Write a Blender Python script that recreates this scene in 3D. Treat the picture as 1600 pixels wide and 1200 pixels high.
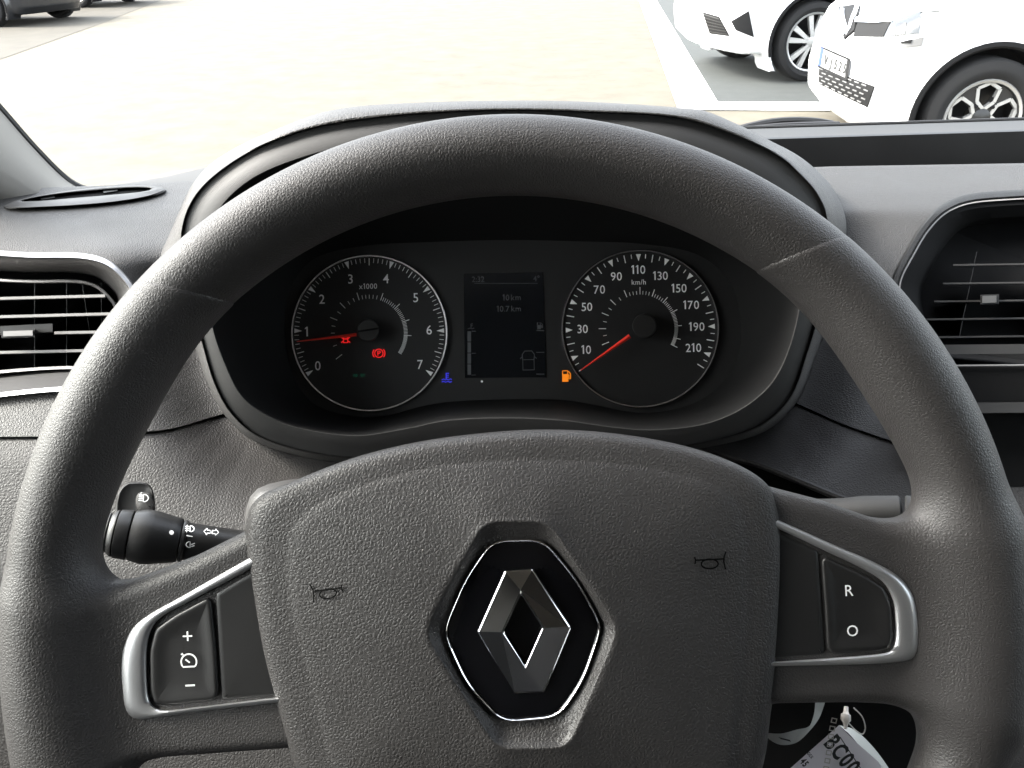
import bpy, math
import numpy as np

# ------------------------------------------------------------------ camera, sky, sun, exposure
sc = bpy.context.scene
for o in list(bpy.data.objects):
    bpy.data.objects.remove(o)
F, CU, CV = 1244.0, 800.0, 600.0           # focal length and centre, in pixels of a 1600 x 1200 frame
PITCH, ROLL, CAMH = math.radians(29.7), math.radians(-1.0), 1.25
from mathutils import Matrix, Vector
from mathutils.bvhtree import BVHTree
ROT = Matrix.Rotation(math.pi / 2 - PITCH, 3, 'X') @ Matrix.Rotation(ROLL, 3, 'Z')
cam = bpy.data.cameras.new('camera')
cam.sensor_width = 36.0
cam.lens = 36.0 * F / 1600.0
cam.clip_start, cam.clip_end = 0.01, 2000
camo = bpy.data.objects.new('camera', cam)
camo.location = (0, 0, CAMH)
camo.rotation_euler = ROT.to_euler()
sc.collection.objects.link(camo)
sc.camera = camo

w = bpy.data.worlds.new('World')
sc.world = w
w.use_nodes = True
nt = w.node_tree
nt.nodes.clear()
wo = nt.nodes.new('ShaderNodeOutputWorld')
bg = nt.nodes.new('ShaderNodeBackground')
sky = nt.nodes.new('ShaderNodeTexSky')
hsv = nt.nodes.new('ShaderNodeHueSaturation')
sky.sky_type = 'NISHITA'
sky.sun_disc = False
SUN_EL, SUN_AZ = math.radians(40), math.radians(276)
sky.sun_elevation, sky.sun_rotation = SUN_EL, SUN_AZ
sky.air_density, sky.dust_density, sky.ozone_density = 1.0, 4.0, 1.0
hsv.inputs['Saturation'].default_value = 0.32      # a hazy, whitish sky
bg.inputs['Strength'].default_value = 0.15
nt.links.new(sky.outputs[0], hsv.inputs['Color'])
nt.links.new(hsv.outputs[0], bg.inputs['Color'])
nt.links.new(bg.outputs[0], wo.inputs['Surface'])
sl = bpy.data.lights.new('sun', 'SUN')
sl.energy, sl.angle, sl.color = 0.85, math.radians(14), (1, 0.93, 0.85)
slo = bpy.data.objects.new('sun', sl)
sd = Vector((math.sin(SUN_AZ) * math.cos(SUN_EL), math.cos(SUN_AZ) * math.cos(SUN_EL), math.sin(SUN_EL)))
slo.rotation_euler = sd.to_track_quat('Z', 'Y').to_euler()
sc.collection.objects.link(slo)

vs = sc.view_settings
vs.view_transform, vs.look, vs.gamma, vs.use_curve_mapping = 'Standard', 'None', 1.0, False
vs.exposure = 3.2
sc.cycles.use_denoising = True
sc.cycles.max_bounces, sc.cycles.diffuse_bounces, sc.cycles.glossy_bounces = 8, 4, 4
sc.cycles.transparent_max_bounces = 12
sc.cycles.sample_clamp_indirect = 6
sc.cycles.caustics_reflective = sc.cycles.caustics_refractive = False

# ------------------------------------------------------------------ helpers
R3 = np.array(ROT)
S_W = 0.29 / F                              # metres per pixel in the plane of the steering wheel


def P(u, v, d):
    """point at depth d (metres along the view axis) that stands at pixel u, v"""
    u, v, d = np.broadcast_arrays(np.asarray(u, float), np.asarray(v, float), np.asarray(d, float))
    c = np.stack([(u - CU) / F * d, (CV - v) / F * d, -d], -1)
    return c @ R3.T + np.array([0, 0, CAMH])


def W(u, v, z=0.0):
    """point z pixels in front of the steering wheel's plane"""
    return P(u, v, 0.29 - np.asarray(z, float) * S_W)


def ray(u, v):
    c = np.array([(u - CU) / F, (CV - v) / F, -1.0])
    return R3 @ c


def G(u, v, z=0.0):
    r = ray(u, v)
    t = (z - CAMH) / r[2]
    return np.array([0, 0, CAMH]) + r * t


TH = np.linspace(-np.pi, np.pi, 361)[:-1]
ORG = {}


def thing(name, label, cat, origin, group=None, rotz=0.0):
    o = bpy.data.objects.new(name, None)
    o.empty_display_size = 0.05
    o.location = Vector(origin)
    o.rotation_euler = (0, 0, rotz)
    o['label'], o['category'] = label, cat
    if group:
        o['group'] = group
    sc.collection.objects.link(o)
    ORG[o.name] = np.array(origin, float) if rotz == 0 else np.zeros(3)
    return o


def part(name, verts, faces, mat, parent=None, smooth=True, label=None, kind=None, flat_faces=None):
    verts = np.asarray(verts, float).reshape(-1, 3)
    off = ORG[parent.name] if parent else np.zeros(3)
    me = bpy.data.meshes.new(name)
    me.from_pydata((verts - off).tolist(), [], [list(map(int, f)) for f in faces])
    me.validate()
    if smooth:
        me.polygons.foreach_set('use_smooth', [True] * len(me.polygons))
        me.set_sharp_from_angle(angle=math.radians(smooth if smooth > 1 else 40))
    me.materials.append(mat)
    o = bpy.data.objects.new(name, me)
    sc.collection.objects.link(o)
    if parent:
        o.parent = parent
    ORG[o.name] = off
    if label:
        o['label'] = label
    if kind:
        o['kind'] = kind
    return o


def single(name, label, cat, verts, faces, mat, smooth=True, group=None):
    o = part(name, verts, faces, mat, None, smooth)
    o['label'], o['category'] = label, cat
    if group:
        o['group'] = group
    return o


class MB:
    def __init__(s):
        s.v, s.f, s.n = [], [], 0

    def add(s, v, f):
        v = np.asarray(v, float).reshape(-1, 3)
        s.v.append(v)
        s.f += [[i + s.n for i in q] for q in f]
        s.n += len(v)

    def V(s):
        return np.concatenate(s.v)


def grid_faces(nr, nc, closed=False, flip=False):
    f = []
    for i in range(nr - 1):
        for j in range(nc if closed else nc - 1):
            k = (j + 1) % nc
            q = [i * nc + j, i * nc + k, (i + 1) * nc + k, (i + 1) * nc + j]
            f.append(q[::-1] if flip else q)
    return f


def box_pts(c, sx, sy, sz, ax=None):
    c = np.asarray(c, float)
    A = np.eye(3) if ax is None else np.asarray(ax, float)
    v = []
    for x in (-1, 1):
        for y in (-1, 1):
            for z in (-1, 1):
                v.append(c + A[0] * x * sx / 2 + A[1] * y * sy / 2 + A[2] * z * sz / 2)
    return np.array(v), [[0, 1, 3, 2], [4, 6, 7, 5], [0, 4, 5, 1], [2, 3, 7, 6], [0, 2, 6, 4], [1, 5, 7, 3]]


def hexa(front, back):
    """solid between two quads"""
    v = np.concatenate([front, back])
    return v, [[0, 1, 2, 3], [7, 6, 5, 4], [0, 4, 5, 1], [1, 5, 6, 2], [2, 6, 7, 3], [3, 7, 4, 0]]


def cr(pts, n, closed=False):
    """Catmull-Rom through pts, n samples evenly by length"""
    p = np.asarray(pts, float)
    if closed:
        q = np.concatenate([p[-1:], p, p[:2]])
    else:
        q = np.concatenate([[2 * p[0] - p[1]], p, [2 * p[-1] - p[-2]]])
    out = []
    for i in range(1, len(q) - 2):
        a, b, c, d = q[i - 1], q[i], q[i + 1], q[i + 2]
        t = np.linspace(0, 1, 24, endpoint=False)[:, None]
        L0, L1 = np.linalg.norm(b - a) + 1e-9, np.linalg.norm(d - c) + 1e-9
        Lm = np.linalg.norm(c - b) + 1e-9
        m1 = (c - a) / (L0 + Lm) * Lm
        m2 = (d - b) / (L1 + Lm) * Lm
        out.append((2 * t**3 - 3 * t**2 + 1) * b + (t**3 - 2 * t**2 + t) * m1 + (-2 * t**3 + 3 * t**2) * c + (t**3 - t**2) * m2)
    out = np.concatenate(out)
    out = np.concatenate([out, out[:1] if closed else p[-1:]])
    s = np.concatenate([[0], np.cumsum(np.linalg.norm(np.diff(out, axis=0), axis=1))])
    q = np.linspace(0, s[-1], n + 1)[:-1] if closed else np.linspace(0, s[-1], n)
    return np.stack([np.interp(q, s, out[:, k]) for k in range(out.shape[1])], -1)


def chaikin(pts, n=3, k=0.25):
    p = np.asarray(pts, float)
    for _ in range(n):
        q = np.roll(p, -1, 0)
        p = np.stack([p * (1 - k) + q * k, p * k + q * (1 - k)], 1).reshape(-1, p.shape[1])
    return p


def rounded(pts, c, n=6):
    """closed outline with its corners rounded, cutting c from each side"""
    p = np.asarray(pts, float)
    out = []
    for i in range(len(p)):
        a, b, d = p[i - 1], p[i], p[(i + 1) % len(p)]
        la, ld = np.linalg.norm(a - b), np.linalg.norm(d - b)
        s, e = b + (a - b) / la * min(c, 0.48 * la), b + (d - b) / ld * min(c, 0.48 * ld)
        for t in np.linspace(0, 1, n):
            out.append((1 - t)**2 * s + 2 * t * (1 - t) * b + t * t * e)
    return np.array(out)


def resample(p, n):
    p = np.concatenate([p, p[:1]])
    s = np.concatenate([[0], np.cumsum(np.linalg.norm(np.diff(p, axis=0), axis=1))])
    q = np.linspace(0, s[-1], n + 1)[:-1]
    return np.stack([np.interp(q, s, p[:, k]) for k in range(p.shape[1])], -1)


def polar(pts, c, th):
    """radius of a star-shaped closed outline round c at the angles th"""
    p = np.asarray(pts, float)
    p = resample(p, 1600) - np.asarray(c)
    a = np.arctan2(-p[:, 1], p[:, 0])
    r = np.hypot(p[:, 0], p[:, 1])
    i = np.argsort(a)
    a, r = a[i], r[i]
    a = np.concatenate([a - 2 * np.pi, a, a + 2 * np.pi])
    r = np.concatenate([r, r, r])
    return np.interp(th, a, r)


def inset(p, d):
    """offset a closed outline inwards by d"""
    p = np.asarray(p, float)
    a = np.roll(p, 1, 0)
    b = np.roll(p, -1, 0)
    t = b - a
    t /= np.linalg.norm(t, axis=1)[:, None] + 1e-12
    n = np.stack([-t[:, 1], t[:, 0]], -1)
    ar = 0.5 * np.sum(p[:, 0] * np.roll(p[:, 1], -1) - np.roll(p[:, 0], -1) * p[:, 1])
    return p + n * d * (1 if ar > 0 else -1)


def pillow(outline, steps, fn, cap=True):
    """loops [(inset, z), ...] of an outline, mapped by fn(u, v, z)"""
    n = len(outline)
    V, fc = [], []
    for st in steps:
        d, z = st[:2]
        q = inset(outline, d) if d else outline
        if len(st) > 2:
            q = q.mean(0) + (q - q.mean(0)) * st[2]
        V.append(fn(q[:, 0], q[:, 1], z))
    V = np.concatenate(V)
    fc = grid_faces(len(steps), n, True)
    if cap:
        c = V[-n:].mean(0)
        V = np.concatenate([V, [c]])
        k = (len(steps) - 1) * n
        fc += [[k + j, k + (j + 1) % n, len(V) - 1] for j in range(n)]
    return V, fc


def tube(path, r, seg=10, closed=False, caps=True):
    p = np.asarray(path, float)
    n = len(p)
    r = np.broadcast_to(np.asarray(r, float), (n,))
    if closed:
        t = np.roll(p, -1, 0) - np.roll(p, 1, 0)
    else:
        t = np.gradient(p, axis=0)
    t /= np.linalg.norm(t, axis=1)[:, None] + 1e-12
    up = np.array([0.13, 0.27, 0.95])
    V = []
    for i in range(n):
        a = np.cross(t[i], up)
        a /= np.linalg.norm(a) + 1e-12
        b = np.cross(t[i], a)
        up = -np.cross(t[i], a) if False else up
        for k in range(seg):
            an = 2 * math.pi * k / seg
            V.append(p[i] + r[i] * (math.cos(an) * a + math.sin(an) * b))
    f = []
    for i in range(n if closed else n - 1):
        for k in range(seg):
            i2, k2 = (i + 1) % n, (k + 1) % seg
            f.append([i * seg + k, i * seg + k2, i2 * seg + k2, i2 * seg + k])
    if not closed and caps:
        f.append([k for k in range(seg)][::-1])
        f.append([(n - 1) * seg + k for k in range(seg)])
    return np.array(V), f


def sd_poly(x, y, pts):
    p = np.asarray(pts, float)
    d = (x - p[0, 0])**2 + (y - p[0, 1])**2
    s = np.ones_like(x)
    n = len(p)
    for i in range(n):
        a, b = p[i], p[i - 1]
        ex, ey = b - a
        wx, wy = x - a[0], y - a[1]
        t = np.clip((wx * ex + wy * ey) / (ex * ex + ey * ey), 0, 1)
        d = np.minimum(d, (wx - ex * t)**2 + (wy - ey * t)**2)
        c1, c2, c3 = y >= a[1], y < b[1], ex * wy > ey * wx
        s = np.where((c1 & c2 & c3) | (~c1 & ~c2 & ~c3), -s, s)
    return s * np.sqrt(d)


def smin(a, b, k):
    h = np.maximum(k - np.abs(a - b), 0) / k
    return np.minimum(a, b) - h * h * k * 0.25


def smax(a, b, k):
    return -smin(-a, -b, k)


def extrude(d2, dz, r):
    a, b = d2 + r, dz + r
    return np.minimum(np.maximum(a, b), 0) + np.hypot(np.maximum(a, 0), np.maximum(b, 0)) - r


def surface_nets(fn, lo, hi, h, newton=3):
    lo, hi = np.array(lo, float), np.array(hi, float)
    n = np.ceil((hi - lo) / h).astype(int) + 1
    g = [lo[k] + h * np.arange(n[k]) for k in range(3)]
    X, Y, Z = np.meshgrid(*g, indexing='ij')
    f = fn(X, Y, Z).astype(np.float32)
    ins = f < 0
    cor = [(i, j, k) for i in (0, 1) for j in (0, 1) for k in (0, 1)]
    sl = lambda a, c: a[c[0]:a.shape[0] - 1 + c[0], c[1]:a.shape[1] - 1 + c[1], c[2]:a.shape[2] - 1 + c[2]]
    cnt = sum(sl(ins, c).astype(np.int8) for c in cor)
    act = (cnt > 0) & (cnt < 8)
    idx = np.full(act.shape, -1, np.int64)
    ai = np.argwhere(act)
    idx[act] = np.arange(len(ai))
    val = np.stack([f[ai[:, 0] + c[0], ai[:, 1] + c[1], ai[:, 2] + c[2]] for c in cor], 1)
    acc, num = np.zeros((len(ai), 3)), np.zeros(len(ai))
    for a in range(8):
        for b in range(a + 1, 8):
            ca, cb = np.array(cor[a]), np.array(cor[b])
            if np.abs(ca - cb).sum() != 1:
                continue
            va, vb = val[:, a], val[:, b]
            m = (va < 0) != (vb < 0)
            t = np.where(m, va / np.where(m, va - vb, 1), 0)
            acc += np.where(m[:, None], ca + (cb - ca) * t[:, None], 0)
            num += m
    v = lo + h * (ai + acc / num[:, None])
    for _ in range(newton):
        e = h * 0.08
        f0 = fn(v[:, 0], v[:, 1], v[:, 2])
        gr = np.stack([fn(*(v + e * np.eye(3)[k]).T) - fn(*(v - e * np.eye(3)[k]).T) for k in range(3)], -1) / (2 * e)
        st = (f0 / np.maximum((gr**2).sum(1), 0.2))[:, None] * gr
        L = np.linalg.norm(st, axis=1)[:, None]
        v = v - st * np.minimum(1, h * 0.4 / np.maximum(L, 1e-9))
    faces = []
    for a in range(3):
        b, c = (a + 1) % 3, (a + 2) % 3
        s0, s1 = [slice(None)] * 3, [slice(None)] * 3
        s0[a], s1[a] = slice(0, -1), slice(1, None)
        i0, i1 = ins[tuple(s0)], ins[tuple(s1)]
        e = np.argwhere(i0 != i1)
        e = e[(e[:, b] > 0) & (e[:, c] > 0) & (e[:, b] < n[b] - 1) & (e[:, c] < n[c] - 1)]
        sg = i0[e[:, 0], e[:, 1], e[:, 2]]
        qs = []
        for db, dc in ((1, 1), (0, 1), (0, 0), (1, 0)):
            q = e.copy()
            q[:, b] -= db
            q[:, c] -= dc
            qs.append(idx[q[:, 0], q[:, 1], q[:, 2]])
        q = np.stack(qs, 1)
        q[~sg] = q[~sg][:, ::-1]
        faces.append(q)
    return v, np.concatenate(faces)


def strokes(lines, wd):
    """flat ribbons of width wd along polylines (2-D); returns 2-D points and faces"""
    V, fc = [], []
    for ln in lines:
        p = np.asarray(ln, float)
        cl = np.allclose(p[0], p[-1]) and len(p) > 3
        t = np.gradient(p, axis=0)
        if cl:
            t[0] = t[-1] = p[1] - p[-2]
        t /= np.linalg.norm(t, axis=1)[:, None] + 1e-12
        n = np.stack([-t[:, 1], t[:, 0]], -1) * wd / 2
        k = len(V)
        for a, b in zip(p + n, p - n):
            V += [a, b]
        fc += [[k + 2 * i, k + 2 * i + 1, k + 2 * i + 3, k + 2 * i + 2] for i in range(len(p) - 1)]
    return np.array(V), fc


def arc(cx, cy, r, a0, a1, n=14, ry=None):
    a = np.radians(np.linspace(a0, a1, n))
    return np.stack([cx + r * np.cos(a), cy + (ry or r) * np.sin(a)], -1)


def at2d(pts, uv, scale, rot, depth):
    """2-D artwork (y up) at pixel uv, in a plane facing the view at the given depth"""
    p = np.asarray(pts, float)
    c, s = math.cos(math.radians(rot)), math.sin(math.radians(rot))
    x = (p[:, 0] * c - p[:, 1] * s) * scale
    y = (p[:, 0] * s + p[:, 1] * c) * scale
    return P(uv[0] + x, uv[1] - y, depth)


TXT = {}


def glyph(ch, bold):
    k_ = (ch, bold)
    if k_ not in TXT:
        if ch == '1':
            b = 0.07 + bold
            v = np.array([(0.23 - b, -0.5), (0.23 + b, -0.5), (0.23 + b, 0.5), (0.23 - b * 0.6, 0.5), (0.0, 0.36), (0.0, 0.22), (0.23 - b, 0.33)])
            TXT[k_] = (v, [[0, 1, 2, 6], [2, 3, 4, 5, 6]], 0.40)
        else:
            cu = bpy.data.curves.new('word', 'FONT')
            cu.body = ch
            cu.offset = bold * 0.3
            cu.resolution_u = 3
            ob = bpy.data.objects.new('word', cu)
            sc.collection.objects.link(ob)
            dg = bpy.context.evaluated_depsgraph_get()
            me = bpy.data.meshes.new_from_object(ob.evaluated_get(dg))
            v = np.array([x.co[:2] for x in me.vertices])
            f = [list(p.vertices) for p in me.polygons]
            bpy.data.objects.remove(ob)
            bpy.data.meshes.remove(me)
            v = v / 0.73
            v[:, 0] -= v[:, 0].min()
            v[:, 1] -= 0.5
            TXT[k_] = (v, f, v[:, 0].max())
    return TXT[k_]


def text2d(s, sx=1.0, bold=0.012):
    """mesh of a word, centred, cap height 1"""
    V, fc, x, n = [], [], 0.0, 0
    for ch in s:
        if ch == ' ':
            x += 0.22
            continue
        v, f, wd = glyph(ch, bold)
        V.append(v + np.array([x, 0]))
        fc += [[i + n for i in q] for q in f]
        n += len(v)
        x += wd + 0.13
    V = np.concatenate(V)
    V[:, 0] -= (x - 0.13) / 2
    return V * np.array([sx, 1]), fc


# ------------------------------------------------------------------ materials
def mat(name, col, rough=0.5, metal=0.0, spec=0.5, emit=None, estr=1.0, grain=None, noise=0.0, coat=0.0, dust=0.0, fine=0.0):
    m = bpy.data.materials.new(name)
    m.use_nodes = True
    n, L = m.node_tree.nodes, m.node_tree.links
    b = n['Principled BSDF']
    b.inputs['Base Color'].default_value = (*col, 1)
    b.inputs['Roughness'].default_value = rough
    b.inputs['Metallic'].default_value = metal
    b.inputs['Specular IOR Level'].default_value = spec
    b.inputs['Coat Weight'].default_value = coat
    if emit:
        b.inputs['Emission Color'].default_value = (*emit, 1)
        b.inputs['Emission Strength'].default_value = estr
    tc = n.new('ShaderNodeTexCoord')
    if noise or dust:
        nz = n.new('ShaderNodeTexNoise')
        nz.inputs['Scale'].default_value = 38
        nz.inputs['Detail'].default_value = 6
        L.new(tc.outputs['Object'], nz.inputs['Vector'])
        mx = n.new('ShaderNodeMix')
        mx.data_type = 'RGBA'
        mx.inputs[6].default_value = (*[c * (1 - noise) for c in col], 1)
        mx.inputs[7].default_value = (*[min(1, c * (1 + noise)) for c in col], 1)
        L.new(nz.outputs['Fac'], mx.inputs[0])
        out = mx.outputs[2]
        if dust:
            vo = n.new('ShaderNodeTexVoronoi')
            vo.inputs['Scale'].default_value = 95
            L.new(tc.outputs['Object'], vo.inputs['Vector'])
            th = n.new('ShaderNodeMath')
            th.operation = 'LESS_THAN'
            th.inputs[1].default_value = 0.03
            L.new(vo.outputs['Distance'], th.inputs[0])
            n2 = n.new('ShaderNodeTexNoise')
            n2.inputs['Scale'].default_value = 60
            L.new(tc.outputs['Object'], n2.inputs['Vector'])
            t2 = n.new('ShaderNodeMath')
            t2.operation = 'GREATER_THAN'
            t2.inputs[1].default_value = 0.62
            L.new(n2.outputs['Fac'], t2.inputs[0])
            mu = n.new('ShaderNodeMath')
            mu.operation = 'MULTIPLY'
            L.new(th.outputs[0], mu.inputs[0])
            L.new(t2.outputs[0], mu.inputs[1])
            m3 = n.new('ShaderNodeMath')
            m3.operation = 'MULTIPLY'
            m3.inputs[1].default_value = dust
            L.new(mu.outputs[0], m3.inputs[0])
            mx2 = n.new('ShaderNodeMix')
            mx2.data_type = 'RGBA'
            L.new(m3.outputs[0], mx2.inputs[0])
            L.new(out, mx2.inputs[6])
            mx2.inputs[7].default_value = (0.45, 0.42, 0.38, 1)
            out = mx2.outputs[2]
        L.new(out, b.inputs['Base Color'])
        rr = n.new('ShaderNodeMapRange')
        rr.inputs['To Min'].default_value = max(0, rough - 0.08)
        rr.inputs['To Max'].default_value = min(1, rough + 0.08)
        L.new(nz.outputs['Fac'], rr.inputs['Value'])
        L.new(rr.outputs[0], b.inputs['Roughness'])
    if grain:
        scale, dist = grain
        wn = n.new('ShaderNodeTexNoise')
        wn.inputs['Scale'].default_value = scale * 0.8
        wn.inputs['Detail'].default_value = 2
        L.new(tc.outputs['Object'], wn.inputs['Vector'])
        sb = n.new('ShaderNodeVectorMath')
        sb.operation = 'MULTIPLY_ADD'
        sb.inputs[1].default_value = (0.55 / scale,) * 3
        L.new(wn.outputs['Color'], sb.inputs[0])
        L.new(tc.outputs['Object'], sb.inputs[2])
        vo = n.new('ShaderNodeTexVoronoi')
        vo.feature = 'DISTANCE_TO_EDGE'
        vo.inputs['Scale'].default_value = scale
        L.new(sb.outputs[0], vo.inputs['Vector'])
        mr = n.new('ShaderNodeMapRange')
        mr.interpolation_type = 'SMOOTHSTEP'
        mr.inputs['From Max'].default_value = 0.3
        L.new(vo.outputs['Distance'], mr.inputs['Value'])
        bp = n.new('ShaderNodeBump')
        bp.inputs['Strength'].default_value = 1.0
        bp.inputs['Distance'].default_value = dist
        L.new(mr.outputs[0], bp.inputs['Height'])
        L.new(bp.outputs[0], b.inputs['Normal'])
    elif fine:
        nz2 = n.new('ShaderNodeTexNoise')
        nz2.inputs['Scale'].default_value = 1800
        nz2.inputs['Detail'].default_value = 2
        L.new(tc.outputs['Object'], nz2.inputs['Vector'])
        bp = n.new('ShaderNodeBump')
        bp.inputs['Strength'].default_value = 1.0
        bp.inputs['Distance'].default_value = fine
        L.new(nz2.outputs['Fac'], bp.inputs['Height'])
        L.new(bp.outputs[0], b.inputs['Normal'])
    return m


M = {}
M['rim'] = mat('grained_foam', (0.033, 0.0308, 0.0303), 0.52, grain=(850, 0.00008), noise=0.12, dust=0.5)
M['pad'] = mat('grained_pad', (0.035, 0.0328, 0.0322), 0.50, grain=(740, 0.00010), noise=0.12, dust=0.6)
M['dash'] = mat('grained_dash', (0.034, 0.0325, 0.0315), 0.56, grain=(640, 0.00016), noise=0.12, dust=0.5)
M['lower'] = mat('coarse_grained_dash', (0.033, 0.0305, 0.0297), 0.56, grain=(560, 0.00012), noise=0.12)
M['smooth'] = mat('smooth_plastic', (0.040, 0.038, 0.037), 0.5, noise=0.10, fine=0.00003)
M['dark'] = mat('dark_plastic', (0.014, 0.0137, 0.0138), 0.42, noise=0.15, fine=0.00003)
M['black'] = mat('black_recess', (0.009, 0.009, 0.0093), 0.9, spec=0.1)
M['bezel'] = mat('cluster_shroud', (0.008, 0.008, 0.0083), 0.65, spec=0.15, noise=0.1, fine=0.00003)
M['face'] = mat('cluster_face', (0.015, 0.015, 0.0155), 0.45, noise=0.08)
M['dial'] = mat('dial_face', (0.010, 0.010, 0.0105), 0.5)
M['gloss'] = mat('gloss_black', (0.004, 0.004, 0.005), 0.06, coat=0.4)
M['chrome'] = mat('chrome', (0.88, 0.88, 0.89), 0.10, metal=1.0)
M['ring'] = mat('ring_metal', (0.55, 0.55, 0.56), 0.25, metal=1.0)
M['satin'] = mat('satin_silver', (0.58, 0.58, 0.59), 0.34, metal=0.85, noise=0.05)
M['silverp'] = mat('silver_paint', (0.27, 0.26, 0.255), 0.45, metal=0.4, noise=0.05)
M['print'] = mat('white_print', (0.86, 0.86, 0.86), 0.6)
M['printdim'] = mat('grey_print', (0.16, 0.16, 0.165), 0.6)
M['lcd'] = mat('display_glass', (0.005, 0.006, 0.008), 0.22)
M['lcdp'] = mat('display_segments', (0.07, 0.073, 0.08), 0.5)
M['needle'] = mat('needle_red', (0.75, 0.045, 0.03), 0.45, emit=(1, 0.05, 0.03), estr=0.004)
M['red'] = mat('red_lamp', (0.3, 0.01, 0.01), 0.5, emit=(1, 0.02, 0.02), estr=0.085)
M['blue'] = mat('blue_lamp', (0.02, 0.02, 0.2), 0.5, emit=(0.06, 0.06, 1), estr=0.065)
M['green'] = mat('green_lamp', (0.01, 0.05, 0.03), 0.5, emit=(0.02, 0.3, 0.15), estr=0.02)
M['orange'] = mat('orange_lamp', (0.3, 0.1, 0.01), 0.5, emit=(1, 0.26, 0.01), estr=0.085)
M['emboss'] = mat('embossed_mark', (0.002, 0.002, 0.002), 0.8, spec=0.1)
M['shaded_lip'] = mat('shaded_grained_lip', (0.008, 0.008, 0.0082), 0.6, grain=(680, 0.00010), spec=0.3)  # darker than the dash: shade of the inward-facing lip put in its colour
M['tabgrey'] = mat('tab_grey', (0.09, 0.09, 0.09), 0.5)
M['slot'] = mat('grille_slot', (0.14, 0.14, 0.14), 0.5)
M['ledge'] = mat('windscreen_ledge', (0.018, 0.0175, 0.017), 0.62, fine=0.00003)
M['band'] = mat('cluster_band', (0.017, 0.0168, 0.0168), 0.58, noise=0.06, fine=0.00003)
M['paper'] = mat('white_paper', (0.84, 0.80, 0.84), 0.7, noise=0.05)
M['greypaper'] = mat('grey_paper', (0.42, 0.43, 0.40), 0.6, noise=0.06)
M['ink'] = mat('black_ink', (0.01, 0.01, 0.01), 0.7)
M['clearp'] = mat('clear_plastic', (0.55, 0.52, 0.48), 0.2)
M['liner'] = mat('roof_lining', (0.34, 0.33, 0.315), 0.9, noise=0.1)
M['pillar'] = mat('pillar_trim', (0.20, 0.19, 0.17), 0.7, noise=0.06, fine=0.00004)
M['rubber'] = mat('seal_rubber', (0.012, 0.012, 0.012), 0.6)
M['cabin'] = mat('cabin_fabric', (0.05, 0.047, 0.045), 0.85, noise=0.2)
M['white'] = mat('white_paint', (0.70, 0.71, 0.72), 0.25, coat=0.6)
M['greycar'] = mat('dark_paint', (0.014, 0.015, 0.018), 0.3, coat=0.6)
M['blackcar'] = mat('black_paint', (0.006, 0.006, 0.007), 0.3, coat=0.3)
M['tyre'] = mat('tyre_rubber', (0.010, 0.010, 0.0105), 0.9, noise=0.2)
M['alloy'] = mat('alloy', (0.55, 0.55, 0.54), 0.35, metal=0.6)
M['wheelblack'] = mat('wheel_black', (0.02, 0.02, 0.02), 0.3)
M['carplastic'] = mat('car_plastic', (0.005, 0.005, 0.0055), 0.7, spec=0.25)
M['carglass'] = mat('car_glass', (0.02, 0.022, 0.025), 0.05, coat=0.5)
M['lampglass'] = mat('headlight_glass', (0.05, 0.055, 0.06), 0.12, metal=0.0)
M['platewhite'] = mat('plate_white', (0.30, 0.30, 0.30), 0.6)
M['plateblue'] = mat('plate_blue', (0.015, 0.04, 0.22), 0.6)


def glass_mat():
    m = bpy.data.materials.new('windscreen_glass')
    m.use_nodes = True
    n, L = m.node_tree.nodes, m.node_tree.links
    n.clear()
    o = n.new('ShaderNodeOutputMaterial')
    t = n.new('ShaderNodeBsdfTransparent')
    t.inputs[0].default_value = (0.93, 0.95, 0.94, 1)
    g = n.new('ShaderNodeBsdfGlossy')
    g.inputs['Roughness'].default_value = 0.02
    fr = n.new('ShaderNodeFresnel')
    fr.inputs[0].default_value = 1.25
    mx = n.new('ShaderNodeMixShader')
    L.new(fr.outputs[0], mx.inputs[0])
    L.new(t.outputs[0], mx.inputs[1])
    L.new(g.outputs[0], mx.inputs[2])
    L.new(mx.outputs[0], o.inputs[0])
    return m


def ground_mat(name, c1, c2, scale):
    m = mat(name, c1, 0.85)
    n, L = m.node_tree.nodes, m.node_tree.links
    tc = n.new('ShaderNodeTexCoord')
    a = n.new('ShaderNodeTexNoise')
    a.inputs['Scale'].default_value = scale
    a.inputs['Detail'].default_value = 8
    a.inputs['Roughness'].default_value = 0.7
    L.new(tc.outputs['Object'], a.inputs['Vector'])
    r = n.new('ShaderNodeValToRGB')
    r.color_ramp.elements[0].position, r.color_ramp.elements[1].position = 0.3, 0.7
    r.color_ramp.elements[0].color, r.color_ramp.elements[1].color = (*c1, 1), (*c2, 1)
    L.new(a.outputs['Fac'], r.inputs[0])
    L.new(r.outputs[0], n['Principled BSDF'].inputs['Base Color'])
    return m


M['glass'] = glass_mat()
M['concrete'] = ground_mat('pale_concrete', (0.070, 0.061, 0.044), (0.110, 0.098, 0.073), 3)
M['asphalt'] = ground_mat('asphalt', (0.030, 0.033, 0.031), (0.040, 0.044, 0.042), 6)
M['shaded_paving'] = ground_mat('tan_shaded_paving', (0.040, 0.035, 0.026), (0.062, 0.055, 0.042), 2)  # tan ground darkened in its colour to stand for shadow
M['line'] = ground_mat('road_paint', (0.70, 0.70, 0.68), (0.80, 0.80, 0.78), 9)


def struct(name, v, f, m):
    o = part(name, v, f, m, None, False)
    o['kind'] = 'structure'
    return o


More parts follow.
